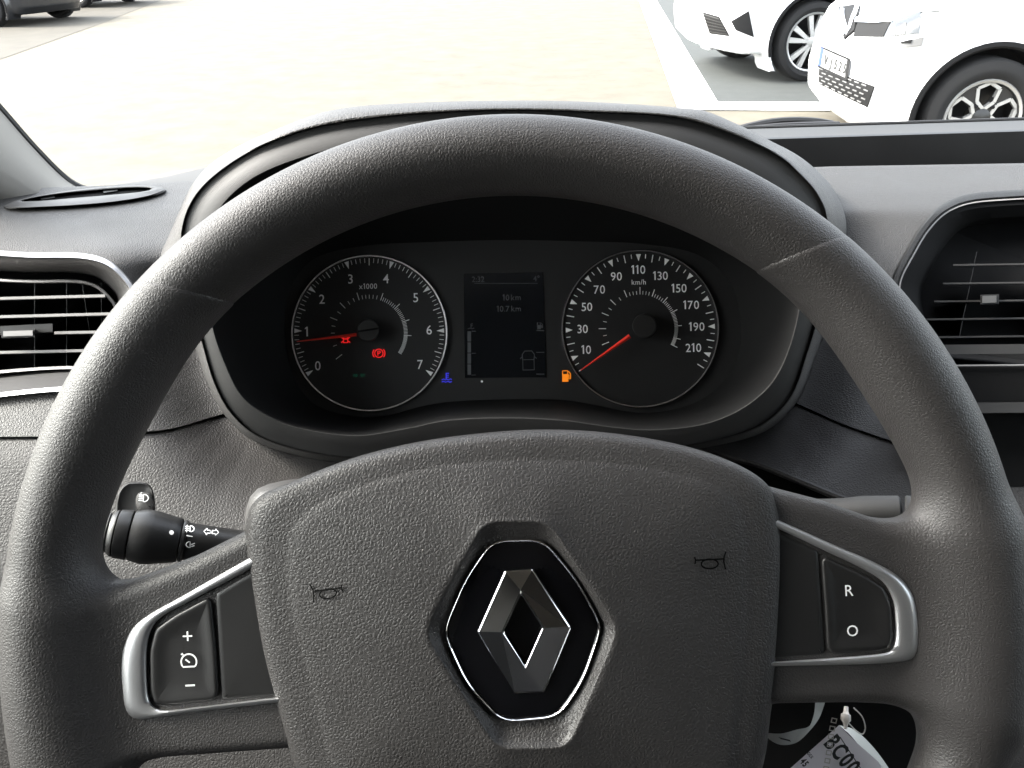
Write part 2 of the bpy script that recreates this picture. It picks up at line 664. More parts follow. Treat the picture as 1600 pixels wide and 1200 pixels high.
# ------------------------------------------------------------------ ground outside
struct('ground', [(-300, -60, 0), (300, -60, 0), (300, 600, 0), (-300, 600, 0)], [[0, 1, 2, 3]], M['concrete'])
K = [G(935, 0), G(1000, 70), G(1045, 120), G(1100, 205), G(1180, 225), G(1400, 210)]
b0, b1 = G(1030, 8), G(1115, 150)
bd = (b1 - b0) / np.linalg.norm(b1 - b0)
far = np.array([bd[1], -bd[0], 0]) * -1
if far[0] < 0:
    far = -far
near_end, far_end = b1 + bd * 0.3, b0 - bd * 9
v = [near_end, near_end + far * 7, far_end + far * 7, far_end]
struct('parking_bay', [(p[0], p[1], 0.004) for p in v], [[0, 1, 2, 3]], M['asphalt'])
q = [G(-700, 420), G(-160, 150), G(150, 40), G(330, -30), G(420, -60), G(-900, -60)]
struct('parking_bay', [(p[0], p[1], 0.004) for p in q], [list(range(6))], M['shaded_paving'])  # ground strip with the shade by the dark cars in its colour
# white kerb line along the bay, then turning along its near end
wk = 0.34
v = [near_end, far_end, far_end - far * wk, near_end - far * wk]
struct('white_line', [(p[0], p[1], 0.008) for p in v], [[0, 1, 2, 3]], M['line'])
v = [near_end - far * wk, near_end + far * 7, near_end + far * 7 + bd * wk, near_end - far * wk + bd * wk]
struct('white_line', [(p[0], p[1], 0.0085) for p in v], [[0, 1, 2, 3]], M['line'])


# ------------------------------------------------------------------ cars outside
def lathe(prof, n=36):
    """(radius, y) profile about the y axis"""
    V = []
    for r, y in prof:
        for k in range(n):
            a = 2 * math.pi * k / n
            V.append((r * math.cos(a), y, r * math.sin(a)))
    return np.array(V), grid_faces(len(prof), n, True)


def car_wheel(root, xf, side, R, rr, style, front_side=1):
    """wheel at local x; side -1/+1 (local y); returns nothing"""
    y0 = side * 0.80
    mv = lambda p: np.stack([p[:, 0] + xf, p[:, 1] * side + y0, p[:, 2] + R], -1)
    V, f = lathe([(rr, -0.10), (rr + 0.02, -0.12), (R - 0.03, -0.115), (R, -0.08), (R, 0.06), (R - 0.012, 0.085), (R - 0.05, 0.10), (rr + 0.03, 0.095), (rr + 0.005, 0.075), (rr - 0.005, 0.06)])
    wheel = part('wheel', mv(V), f, M['tyre'], root)
    V, f = lathe([(rr - 0.005, 0.065), (rr - 0.018, 0.07), (rr - 0.022, 0.05), (rr - 0.025, -0.08), (0.03, -0.085)])
    part('rim', mv(V), f, M['wheelblack'] if style == 'hex' else M['carplastic'], wheel)
    # outer lip
    V, f = lathe([(rr + 0.004, 0.07), (rr - 0.003, 0.078), (rr - 0.016, 0.07), (rr - 0.02, 0.05)])
    part('rim_lip', mv(V), f, M['alloy'], wheel)

    def bar(pts, w, y, th, m, name):
        mb = MB()
        for (x0, z0, x1, z1, w0, w1) in pts:
            d = np.array([x1 - x0, z1 - z0])
            L = np.linalg.norm(d)
            nn = np.array([-d[1], d[0]]) / L
            q = [np.array([x0, z0]) + nn * w0, np.array([x0, z0]) - nn * w0, np.array([x1, z1]) - nn * w1, np.array([x1, z1]) + nn * w1]
            fr = np.array([(p[0], y, p[1]) for p in q])
            bk = np.array([(p[0], y - th, p[1]) for p in q])
            V, f = hexa(fr, bk)
            mb.add(mv(V), f)
        part(name, mb.V(), mb.f, m, wheel, False)
    rot = 0.35
    if style == 'hex':
        for k in range(5):
            a = rot + k * 2 * math.pi / 5
            c, s = math.cos(a), math.sin(a)
            q = lambda x, z: (c * x - s * z, s * x + c * z)
            # dark petal with a silver hexagonal frame
            hx = [(0.045, 0.0), (0.085, 0.045), (0.155, 0.058), (rr - 0.02, 0.0), (0.155, -0.058), (0.085, -0.045)]
            seg = []
            for i in range(6):
                p0, p1 = q(*hx[i]), q(*hx[(i + 1) % 6])
                seg.append((*p0, *p1, 0.0085, 0.0085))
            bar(seg, 0, 0.055, 0.03, M['alloy'], 'spoke')
            p0, p1 = q(0.05, 0.0), q(0.06, 0.0)
            a2 = a + math.pi / 5
            bar([(0.03 * math.cos(a2), 0.03 * math.sin(a2), (rr - 0.01) * math.cos(a2), (rr - 0.01) * math.sin(a2), 0.012, 0.05)], 0, 0.048, 0.04, M['wheelblack'], 'spoke')
    else:
        for k in range(5):
            a = rot + k * 2 * math.pi / 5
            for sgn in (-1, 1):
                a0, a1 = a + sgn * 0.16, a + sgn * 0.25
                bar([(0.04 * math.cos(a0), 0.04 * math.sin(a0), (rr - 0.01) * math.cos(a1), (rr - 0.01) * math.sin(a1), 0.014, 0.024)], 0, 0.058, 0.035, M['alloy'], 'spoke')
    V, f = lathe([(0.0001, 0.066), (0.03, 0.064), (0.05, 0.056), (0.055, 0.02)], 20)
    part('hub_cap', mv(V), f, M['alloy'] if style != 'hex' else M['wheelblack'], wheel)
    for k in range(5 if side == front_side else 0):
        a = rot + math.pi / 5 + k * 2 * math.pi / 5
        V, f = lathe([(0.0001, 0.066), (0.009, 0.065), (0.011, 0.04)], 8)
        V = V + np.array([0.075 * math.cos(a), 0, 0.075 * math.sin(a)])
        part('lug_nut', mv(V), f, M['carplastic'], wheel)


class Car:
    def __init__(s, name, label, loc, heading, R, paint, profile, hw, arch, lift=0.0, group=None, style='hex', rr=0.2, rear=-2.55, nose=0.24):
        s.loc, s.h = np.array(loc, float), heading
        s.root = thing(name, label, 'car', loc, group, heading)
        c, sn = math.cos(heading), math.sin(heading)
        s.A = np.array([[c, -sn, 0], [sn, c, 0], [0, 0, 1]])
        front = max(p[0] for p in profile)

        def fn(x, y, z):
            d2 = sd_poly(x, z, profile)
            t = np.clip((x - (front - 0.62)) / 0.62, 0, 1.2)
            t2 = np.clip((rear - 0.1 - x) / 0.7, 0, 1.2)
            hwx = hw - nose * t**2.2 - 0.14 * t2**2 - 0.34 * np.clip(z - 0.95, 0, 1) - 0.06 * np.clip(0.45 - z, 0, 1)
            bow = 0.16 * (np.abs(y) / hw)**2.4 * np.clip((x - 0.1) / 0.5, 0, 1)
            d2 = np.maximum(d2, sd_poly(x + bow, z, profile))
            d = extrude(d2, np.abs(y) - hwx, 0.07)
            for xa in (0.0, rear):
                a = np.hypot(x - xa, z - R) - arch
                cyl = np.maximum(a, 0.55 - np.abs(y))
                fl = extrude(np.hypot(x - xa, z - R) - arch - 0.045, np.abs(y) - hw - 0.012, 0.03)
                d = smin(d, np.maximum(fl, 0.6 - np.abs(y)), 0.03)
                d = smax(d, -cyl, 0.015)
            return d
        s.fn = fn
        V, f = surface_nets(fn, (min(p[0] for p in profile) - 0.06, -hw - 0.06, 0.1), (front + 0.06, hw + 0.06, max(p[1] for p in profile) + 0.06), 0.022)
        # windows of the cabin: faces above the waist that lie inside the glass outlines
        c0 = V[f].mean(1)
        e = 0.01
        gx = np.stack([fn(*(c0 + e * np.eye(3)[k]).T) - fn(*(c0 - e * np.eye(3)[k]).T) for k in range(3)], -1)
        gx /= np.linalg.norm(gx, axis=1)[:, None] + 1e-9
        glass = (c0[:, 2] > 1.0 + lift) & (gx[:, 2] < 0.9) & (c0[:, 2] < max(p[1] for p in profile) - 0.07)
        body = part('body', V, f[~glass], paint, s.root)
        s.bvh = BVHTree.FromPolygons(V.tolist(), f.tolist())
        used, inv = np.unique(f[glass], return_inverse=True)
        if len(used):
            part('window', V[used], inv.reshape(-1, 4), M['carglass'], s.root)
        for xa in (0.0, rear):
            for sd_ in (-1, 1):
                car_wheel(s.root, xa, sd_, R, rr, style)
        for xa in (0.0, rear):
            for sd_ in (-1, 1):
                V, f = lathe([(R - 0.05, -0.16), (arch - 0.003, -0.15), (arch - 0.003, hw + 0.008 - 0.76), (arch + 0.008, hw + 0.016 - 0.76), (arch + 0.03, hw + 0.014 - 0.76), (arch + 0.035, hw - 0.01 - 0.76)], 48)
                keep = [q for q in f if all(V[i][2] + R > 0.2 for i in q)]
                part('arch_shade_liner', V * np.array([1, sd_, 1]) + np.array([xa, sd_ * 0.76, R]), keep, M['carplastic'], s.root)  # black liner paints the wheel-well shade; its outer ring is dark cladding

    def hit(s, u, v):
        o = s.A.T @ (np.array([0, 0, CAMH]) - s.loc)
        r = s.A.T @ ray(u, v)
        r /= np.linalg.norm(r)
        h_ = s.bvh.ray_cast(Vector(o), Vector(r))
        if h_[0] is None:
            h_ = s.bvh.find_nearest(Vector(o + r * np.dot(-o, r)))
        p = np.array(h_[0])
        e = 0.004
        g = np.array([float((s.fn(*[np.array([c]) for c in p + e * np.eye(3)[k]]) - s.fn(*[np.array([c]) for c in p - e * np.eye(3)[k]]))[0]) for k in range(3)])
        g /= np.linalg.norm(g) + 1e-9
        return p, g

    def patch(s, name, quad, m, off=0.006, nu=8, nv=4, parent=None, th=0.02):
        nu, nv = (nu * 3, nv * 2) if nu > 1 else (nu, nv)
        off += 0.004
        """a panel on the body's skin with the outline of a quad of pixels (tl, tr, br, bl)"""
        tl, tr, br, bl = [np.array(q, float) for q in quad]
        F_, B_ = [], []
        for j in range(nv + 1):
            for i in range(nu + 1):
                a, b = i / nu, j / nv
                q = (tl * (1 - a) + tr * a) * (1 - b) + (bl * (1 - a) + br * a) * b
                p, g = s.hit(*q)
                F_.append(p + g * off)
                B_.append(p + g * (off - th))
        n = (nu + 1) * (nv + 1)
        f = grid_faces(nv + 1, nu + 1, flip=True)
        g2 = [[i + n for i in q][::-1] for q in f]
        edge = [j for j in range(nu + 1)] + [(k + 1) * (nu + 1) - 1 for k in range(1, nv + 1)] + [nv * (nu + 1) + j for j in range(nu - 1, -1, -1)] + [k * (nu + 1) for k in range(nv - 1, 0, -1)]
        sides = [[edge[i], edge[(i + 1) % len(edge)], edge[(i + 1) % len(edge)] + n, edge[i] + n] for i in range(len(edge))]
        return part(name, np.array(F_ + B_), f + g2 + sides, m, parent or s.root)


hatch = [(0.54, 0.17), (0.64, 0.27), (0.66, 0.42), (0.63, 0.62), (0.56, 0.76), (0.36, 0.88), (-0.25, 1.0), (-1.0, 1.42), (-1.7, 1.46), (-2.6, 1.38), (-3.15, 1.0), (-3.25, 0.6), (-3.2, 0.25), (-3.0, 0.18)]
p2 = G(1533, 185, 0.31)
near2 = np.array([p2[0], p2[1], 0])
h2 = math.radians(180 - 5)
ax2 = np.array([math.cos(h2), math.sin(h2), 0])
lf2 = np.array([-ax2[1], ax2[0], 0])        # the car's left; our side is that one
if np.dot(lf2, -near2) < 0:
    lf2 = -lf2
car2 = Car('white_hatchback', 'white hatchback with number plate and black-and-silver hexagon wheel, parked nearest on the right', near2 - lf2 * 0.86, h2, 0.31, M['white'], hatch, 0.88, 0.365, group='white cars parked in the bays', style='hex', rr=0.205)
car2.patch('lower_grille', [(1281, 104), (1367, 135), (1356, 167), (1281, 131)], M['carplastic'], 0.004, 10, 4)
gr = bpy.data.objects['lower_grille']
for r_ in range(5):
    for c_ in range(7):
        a0 = (c_ + (0.5 if r_ % 2 else 0.08)) / 7.6
        a1, b0_ = a0 + 0.075, (r_ + 0.35) / 5
        b1_ = b0_ + 0.055
        tl, tr, br, bl = [np.array(q, float) for q in [(1281, 104), (1367, 135), (1356, 167), (1281, 131)]]
        bil = lambda a, b: (tl * (1 - a) + tr * a) * (1 - b) + (bl * (1 - a) + br * a) * b
        car2.patch('grille_slot', [bil(a0, b0_), bil(a1, b0_), bil(a1, b1_), bil(a0, b1_)], M['slot'], 0.008, 1, 1, gr, 0.008)
pl = car2.patch('number_plate', [(1286, 74), (1331, 94), (1326, 124), (1281, 102)], M['platewhite'], 0.010, 4, 2, None, 0.008)
car2.patch('country_band', [(1286.3, 74.6), (1290.5, 76.5), (1285.7, 104), (1281.6, 102)], M['plateblue'], 0.0125, 1, 1, pl, 0.002)
car2.patch('plate_frame', [(1328, 92), (1332.5, 94), (1327.5, 126), (1323.6, 124)], M['carplastic'], 0.0125, 1, 1, pl, 0.002)
car2.patch('plate_frame', [(1285.2, 72), (1332, 92.3), (1331.6, 95.2), (1284.9, 75)], M['carplastic'], 0.0125, 2, 1, pl, 0.002)
car2.patch('plate_frame', [(1281, 102), (1327, 123), (1326.4, 127), (1280.8, 105)], M['carplastic'], 0.0130, 2, 1, pl, 0.003)
# plate characters: strokes on the plate
tl, tr, br, bl = [np.array(q, float) for q in [(1291, 79), (1330, 96), (1325, 121), (1286.5, 103)]]
for i, ch in enumerate('VJ525'):
    tv, tf = text2d(ch, 1.0, 0.09)
    cx = [0.16, 0.36, 0.55, 0.73, 0.91][i]
    pts = []
    for x, y in tv:
        a, b = cx + x * 0.155, 0.5 - y * 0.62
        q = (tl * (1 - a) + tr * a) * (1 - b) + (bl * (1 - a) + br * a) * b
        p, g = car2.hit(*q)
        pts.append(p + g * 0.0185)
    part('plate_character', pts, tf, M['ink'], pl, False)
car2.patch('upper_grille', [(1342, 36), (1394, 33), (1382, 58), (1335, 57)], M['carplastic'], 0.006, 6, 3)
car2.patch('chrome_strip', [(1340, 29), (1396, 34), (1394.5, 38), (1339, 36)], M['chrome'], 0.014, 6, 1)
eb = car2.patch('front_badge', [(1311, 14), (1345, 8), (1337, 48), (1321, 62)], M['carplastic'], 0.010, 4, 4)
car2.patch('badge_bar', [(1315, 16), (1321, 18), (1329, 47), (1322, 57)], M['chrome'], 0.018, 2, 3, eb)
car2.patch('badge_bar', [(1338, 12), (1345, 9), (1333, 46), (1326, 56)], M['chrome'], 0.018, 2, 3, eb)
hl = car2.patch('headlight', [(1395, 35), (1440, 20), (1436, 52), (1384, 58)], M['lampglass'], 0.008, 5, 3)
car2.patch('lamp_unit', [(1404, 40), (1418, 38), (1416, 54), (1400, 55)], M['carglass'], 0.012, 2, 2, hl)
fg = car2.patch('fog_surround', [(1396, 69), (1444, 57), (1440, 71), (1390, 76)], M['slot'], 0.006, 5, 2)
car2.patch('fog_slot', [(1408, 66), (1426, 61), (1424, 67), (1410, 68)], M['carplastic'], 0.010, 3, 1, fg)
car2.patch('panel_gap', [(1440, 19), (1468, 17.5), (1468, 18.6), (1440, 20.2)], M['carplastic'], 0.0012, 4, 1, None, 0.004)

suv = [(0.72, 0.24), (0.84, 0.34), (0.88, 0.52), (0.86, 0.72), (0.76, 0.9), (0.45, 1.0), (-0.2, 1.1), (-1.0, 1.55), (-1.8, 1.6), (-2.8, 1.5), (-3.4, 1.1), (-3.5, 0.7), (-3.4, 0.35), (-3.1, 0.24)]
p1 = G(1270, 66, 0.335)
near1 = np.array([p1[0], p1[1], 0])
h1 = math.radians(180 + 8)
ax1 = np.array([math.cos(h1), math.sin(h1), 0])
lf1 = np.array([-ax1[1], ax1[0], 0])
if np.dot(lf1, -near1) < 0:
    lf1 = -lf1
car1 = Car('white_crossover', 'white car with ten-spoke silver alloy wheel, parked farther back on the right', near1 - lf1 * 0.87, h1, 0.335, M['white'], suv, 0.89, 0.40, 0.05, group='white cars parked in the bays', style='twin', rr=0.245, rear=-2.7)
g1 = car1.patch('lower_grille', [(1099, 19), (1124, 26), (1140, 56), (1110, 52)], M['carplastic'], 0.006, 5, 4)
for k in range(6):
    a = (k + 0.5) / 6
    car1.patch('grille_bar', [(1100 + 10 * a, 19 + 32 * a), (1124 + 15 * a, 27 + 28 * a), (1124 + 15.6 * a, 28.4 + 28 * a), (1100 + 10.5 * a, 20.4 + 32 * a)], M['wheelblack'], 0.0075, 3, 1, g1, 0.003)
car1.patch('fog_recess', [(1143, 33), (1170, 17), (1178, 58), (1150, 47)], M['carplastic'], 0.006, 4, 4)
car1.patch('chrome_strip', [(1092, 47), (1103, 44), (1101, 66), (1098, 66)], M['alloy'], 0.008, 2, 2)

p3 = G(-22, 10, 0.31)
h3 = math.radians(-12)
car3 = Car('dark_estate', 'dark grey car with silver wheel, nose just showing at the upper left corner', (p3[0] + 0.18, p3[1] + 0.84, 0), h3, 0.31, M['greycar'], hatch, 0.88, 0.365, group='dark cars at the far left', style='twin', rr=0.21)
p4 = G(118, -14, 0.31)
Car('dark_estate', 'near-black car farther back at the top left, only its sill and wheel in view', (p4[0] + 0.18, p4[1] + 0.84, 0), h3, 0.31, M['blackcar'], hatch, 0.88, 0.365, group='dark cars at the far left', style='twin', rr=0.2)

wp = thing('wiper', 'black windscreen wiper lying at the base of the glass', 'wiper', P(1220, 195, 0.96))
V, f = tube(P(*cr([(1150, 204), (1170, 198), (1205, 191), (1240, 188.5), (1275, 190), (1300, 194)], 30).T, np.linspace(0.93, 0.96, 30)), 0.0045, 8)
part('wiper_arm', V, f, M['rubber'], wp)
V, f = tube(P(*cr([(1150, 206), (1200, 199), (1250, 196), (1310, 195)], 20).T, np.linspace(0.925, 0.95, 20)), 0.004, 8)
part('wiper_blade', V, f, M['rubber'], wp)

# ------------------------------------------------------------------ van cabin (roof, pillars, doors, windscreen)
van = thing('van_cabin', 'van cabin with pale slanted pillar, black window seal and wide windscreen', 'van', (0, 0, 0.5))


def slab(name, quad, th, m, parent=van, smooth=False):
    q = np.array(quad, float)
    n = np.cross(q[1] - q[0], q[3] - q[0])
    n /= np.linalg.norm(n)
    V, f = hexa(q, q + n * th)
    return part(name, V, f, m, parent, smooth)


XL, XR, ZR = -0.60, 1.02, 1.66
# windscreen: lower edge follows the dash, upper edge the roof
lowe = [P(-160, 318, 0.65), P(40, 300, 0.71), P(135, 291, 0.75), P(300, 262, 0.80), P(560, 205, 0.90), P(900, 190, 0.92), P(1250, 189, 0.87), P(1600, 186, 0.83), P(2000, 200, 0.80), P(2500, 250, 0.75)]
lowe = cr(lowe, 40)
ul = np.array([XL + 0.10, 0.27, ZR - 0.03])
ur = np.array([XR - 0.08, 0.27, ZR - 0.03])
upe = np.array([ul + (ur - ul) * t + np.array([0, 0.09 * math.sin(math.pi * t), 0.02 * math.sin(math.pi * t)]) for t in np.linspace(0, 1, 40)])
rows = [lowe * (1 - t) + upe * t + np.array([0, 0.07, 0.05]) * math.sin(math.pi * t) for t in np.linspace(0, 1, 12)]
part('windscreen', np.concatenate(rows), grid_faces(12, 40), M['glass'], van)
slab('roof', [(XL, -0.9, ZR), (XR, -0.9, ZR), (XR, 0.33, ZR), (XL, 0.33, ZR)], 0.05, M['liner'])
slab('header_rail', [(XL, 0.22, ZR - 0.002), (XR, 0.22, ZR - 0.002), (XR, 0.31, ZR - 0.05), (XL, 0.31, ZR - 0.05)], 0.03, M['liner'])
slab('unseen_bulkhead', [(XL, -0.9, 0.4), (XR, -0.9, 0.4), (XR, -0.9, ZR), (XL, -0.9, ZR)], -0.04, M['cabin'])  # unseen back wall, put in to block light from behind
slab('cabin_floor', [(XL, -0.9, 0.42), (XR, -0.9, 0.42), (XR, 1.0, 0.42), (XL, 1.0, 0.42)], -0.04, M['cabin'])
for x, s in ((XL, -1), (XR, 1)):
    slab('door_panel', [(x, -0.9, 0.4), (x, 0.95, 0.4), (x, 0.80, 1.04), (x, -0.9, 1.04)], 0.06 * (1 if s < 0 else -1), M['cabin'])
    slab('window_frame', [(x, -0.9, ZR - 0.17), (x, 0.36, ZR - 0.17), (x, 0.30, ZR), (x, -0.9, ZR)], 0.05 * (1 if s < 0 else -1), M['liner'])  # unseen; made to hang low to shade the wheel's right side
    slab('rear_pillar', [(x, -0.9, 1.04), (x, -0.25, 1.04), (x, -0.25, ZR), (x, -0.9, ZR)], 0.05 * (1 if s < 0 else -1), M['liner'])
    slab('side_window', [(x, -0.26, 1.03), (x, 0.78, 1.03), (x, 0.36, ZR - 0.16), (x, -0.26, ZR - 0.16)], 0.004 * (1 if s < 0 else -1), M['glass'])
slab('bulkhead_front', [(XL, 1.0, 0.4), (XR, 1.0, 0.4), (XR, 0.97, 0.98), (XL, 0.97, 0.98)], 0.05, M['cabin'])
# pale front pillar on the driver's side with its rubber seal
e0, e1, e2, e3 = P(128, 296, 0.729), P(100, 279, 0.718), P(50, 229, 0.689), P(0, 172, 0.661)
top = P(-230, -90, 0.554)
edge = cr([P(150, 300, 0.734), e0, e1, e2, e3, P(-110, 50, 0.610), top], 40)
inn = cr([P(118, 352, 0.650), P(88, 348, 0.644), P(30, 342, 0.633), P(-90, 300, 0.588), P(-150, 250, 0.565), P(-260, 140, 0.520), P(-420, 20, 0.475)], 40)
mid = 0.5 * (edge + inn) + (np.array([0, 0, CAMH]) - 0.5 * (edge + inn)) * 0.055
q1 = 0.82 * edge + 0.18 * inn + (np.array([0, 0, CAMH]) - edge) * 0.03
bk = edge + (edge - np.array([0, 0, CAMH])) * 0.10
part('pillar', np.concatenate([bk, edge, q1, mid, inn, inn + (inn - np.array([0, 0, CAMH])) * 0.15]), grid_faces(6, 40), M['pillar'], van, 80)
V, f = tube(edge + (edge - np.array([0, 0, CAMH])) * 0.006, 0.0042, 8)
part('window_seal', V, f, M['rubber'], van)

# ------------------------------------------------------------------ dashboard
dash = thing('dashboard', 'dark grey grained dashboard with arched instrument hood behind the steering wheel', 'dashboard', P(800, 760, 0.45))
cl_v = [230, 255, 285, 330, 380, 400, 500, 610, 690, 720, 900, 1300]
cl_d = [0.80, 0.74, 0.660, 0.590, 0.530, 0.515, 0.500, 0.470, 0.455, 0.450, 0.430, 0.405]
crv = [230, 252, 262, 280, 300, 330, 420, 540, 700, 800, 1300]
crd = [0.665, 0.640, 0.630, 0.610, 0.590, 0.566, 0.536, 0.512, 0.475, 0.456, 0.42]
vv = np.arange(200, 1320, 2.0)


def sm(v, d, wd=14):
    y = np.interp(vv, v, d)
    k = np.hanning(wd * 2 + 1)
    k /= k.sum()
    return np.convolve(np.pad(y, wd, mode='edge'), k, 'valid')


SL, SR = sm(cl_v, cl_d), sm(crv, crd, 9)


BZ0 = cr([(283, 364), (294, 324), (317, 290), (358, 256), (405, 229), (472, 204), (540, 190), (660, 177), (790, 172), (920, 175), (1060, 184), (1161, 216), (1222, 246), (1249, 270), (1276, 300), (1292, 337), (1293, 400), (1282, 480), (1262, 550), (1235, 622), (1190, 664), (1120, 688), (1020, 702), (900, 700), (790, 698), (690, 702), (600, 714), (545, 715), (470, 704), (400, 680), (360, 645), (335, 600), (318, 545), (298, 470), (284, 410)], 400, True)


def DD(u, v):
    u, v = np.broadcast_arrays(np.asarray(u, float), np.asarray(v, float))
    t = np.clip((u - 250) / 1050, 0, 1)
    t = t * t * (3 - 2 * t)
    d = np.interp(v, vv, SL) * (1 - t) + np.interp(v, vv, SR) * t
    # the dashboard falls back in a pocket round the instruments
    s_ = np.maximum(sd_poly(u.ravel(), v.ravel(), BZ0[::4]).reshape(u.shape) if u.ndim else sd_poly(u[None], v[None], BZ0[::4])[0], 0)
    return d + 0.034 * np.exp(-(s_ / 85)**2) * np.clip((v - 330) / 120, 0, 1)


seam_u = [-400, 60, 180, 266, 356, 430, 1150, 1232, 1313, 1399, 1480, 2000]
seam_v = [684, 682, 678, 671, 644, 640, 615, 624, 661, 691, 705, 710]
top_u = [-400, 0, 130, 250, 330, 500, 1200, 1300, 1600, 2000]
top_v = [318, 296, 291, 286, 280, 276, 264, 260, 255, 250]
ventL = cr([(-300, 394), (60, 394), (125, 395), (165, 404), (192, 424), (212, 452), (216, 490), (196, 560), (160, 602), (110, 612), (-300, 619)], 260, True)
ventR = cr([(1392, 440), (1418, 385), (1440, 350), (1468, 322), (1505, 305), (1560, 298), (1700, 292), (1950, 290), (1950, 600), (1480, 600), (1420, 560), (1394, 500)], 260, True)
BC = (790, 470)


def inside(u, v, poly):
    return sd_poly(np.asarray(u, float), np.asarray(v, float), poly) < 0


us = np.arange(-400, 2001, 4.0)
T = np.linspace(0, 1, 110)
tv, sv = np.interp(us, top_u, top_v), np.interp(us, seam_u, seam_v)
k = np.hanning(19)
k /= k.sum()
sv = np.convolve(np.pad(sv, 9, mode='edge'), k, 'valid')
U = np.tile(us, (len(T), 1))
Vv = tv[None, :] * (1 - T[:, None]) + sv[None, :] * T[:, None]
D_ = DD(U, Vv)
rows_p = [P(U[i], Vv[i], D_[i]) for i in range(len(T))]
# tuck the lower edge in and the far edge down
rows_p.append(P(us, sv + 2.5, DD(us, sv) + 0.004))
rows_p.append(P(us, sv + 2.0, DD(us, sv) + 0.02))
rows_p.insert(0, P(us, tv + 1.0, DD(us, tv) + 0.03))
fc = grid_faces(len(rows_p), len(us), flip=True)
ptsuv = np.stack([np.concatenate([us[None], U, us[None], us[None]]).ravel(), np.concatenate([tv[None], Vv, sv[None] + 2, sv[None] + 2]).ravel()], -1)
cen = np.array([ptsuv[q].mean(0) for q in fc])
vLi, vRi = inset(ventL, 7), inset(ventR, 7)
bzi = inset(BZ0, 12)
hole = inside(cen[:, 0], cen[:, 1], vLi) | inside(cen[:, 0], cen[:, 1], vRi) | inside(cen[:, 0], cen[:, 1], bzi)
fc = [q for q, h in zip(fc, hole) if not h]
upper = part('upper_panel', np.concatenate(rows_p), fc, M['dash'], dash, 60)

T2 = np.linspace(0, 1, 130)
lv = 1290 + 0 * us
rows_p = [P(us, sv - 6, DD(us, sv) + 0.03), P(us, sv - 1.5, DD(us, sv) + 0.012), P(us, sv + 0.5, DD(us, sv) + 0.004)]
uvs = [np.stack([us, sv - 6], -1), np.stack([us, sv - 1.5], -1), np.stack([us, sv], -1)]
for t in T2:
    v_ = (sv + 5) * (1 - t) + lv * t
    rows_p.append(P(us, v_, DD(us, v_) + 0.002 + 0.012 * t))
    uvs.append(np.stack([us, v_], -1))
fc = grid_faces(len(rows_p), len(us), flip=True)
uvs = np.concatenate(uvs)
cen = np.array([uvs[q].mean(0) for q in fc])
colhole = [(430, 790), (560, 745), (1130, 712), (1185, 726), (1250, 752), (1330, 784), (1470, 815), (1480, 1300), (490, 1300), (490, 1120), (430, 900)]
hole = inside(cen[:, 0], cen[:, 1], vRi) | inside(cen[:, 0], cen[:, 1], colhole) | inside(cen[:, 0], cen[:, 1], bzi)
part('lower_panel', np.concatenate(rows_p), [q for q, h in zip(fc, hole) if not h], M['lower'], dash, 60)
he = cr([(1100, 700), (1130, 711), (1185, 726), (1250, 752), (1330, 784), (1400, 801), (1475, 815)], 40)
V, f = tube(P(he[:, 0], he[:, 1], DD(he[:, 0], he[:, 1]) + 0.004), 0.0022, 8)
part('column_opening_lip', V, f, M['lower'], dash)
# dark cavity behind the steering column opening
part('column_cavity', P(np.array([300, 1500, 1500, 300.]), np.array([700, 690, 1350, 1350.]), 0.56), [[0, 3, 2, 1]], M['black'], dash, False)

# far tray on the passenger side: back wall, ledge and black seal at the glass
u2 = np.arange(1080, 2001, 20.0)
vl = np.interp(u2, [1080, 1185, 1600, 2000], [203, 201, 188, 178])
part('windscreen_ledge', np.concatenate([P(u2, vl, 0.825), P(u2, vl + 10, 0.775), P(u2, vl + 15, 0.745)]), grid_faces(3, len(u2), flip=True), M['ledge'], dash)
part('tray_wall', np.concatenate([P(u2, vl + 14.5, 0.744), P(u2, vl + 17, 0.741), P(u2, vl + 60, 0.752), P(u2, vl + 90, 0.762)]), grid_faces(4, len(u2), flip=True), M['dark'], dash)
part('tray_floor', np.concatenate([P(u2, vl + 78, 0.757), P(u2, vl + 86, 0.69)]), grid_faces(2, len(u2), flip=True), M['dark'], dash)
V, f = tube(P(u2, vl - 1.5, 0.83), 0.0022, 8)
part('seal_strip', V, f, M['rubber'], dash)
part('windscreen_ledge', np.concatenate([P(np.array([170, 210, 260, 345.]), np.array([294, 293, 290, 277.]), np.array([0.67, 0.68, 0.69, 0.70])), P(np.array([180, 215, 262, 345.]), np.array([288, 283, 275, 256.]), 0.80)]), grid_faces(2, 4), M['ledge'], dash)

# hood over the instruments


def DL(v):
    return 0.385 + (np.asarray(v, float) - 170) * (0.046 / 530)


r0 = polar(BZ0, BC, TH)
So = cr([(250, 402), (262, 372), (280, 330), (298, 292), (324, 260), (371, 229), (439, 199), (506, 175), (560, 166), (660, 160), (790, 157), (920, 159), (1060, 168), (1100, 173), (1161, 198), (1200, 218), (1244, 241), (1275, 265), (1304, 298), (1322, 345), (1318, 400), (1300, 480), (1276, 555), (1246, 628), (1198, 673), (1120, 696), (1020, 710), (900, 708), (790, 706), (690, 710), (600, 722), (545, 724), (466, 712), (393, 687), (352, 650), (326, 603), (305, 545), (276, 470), (255, 425)], 400, True)
rS = polar(So, BC, TH)


def loop(r, c=BC):
    return c[0] + r * np.cos(TH), c[1] - r * np.sin(TH)


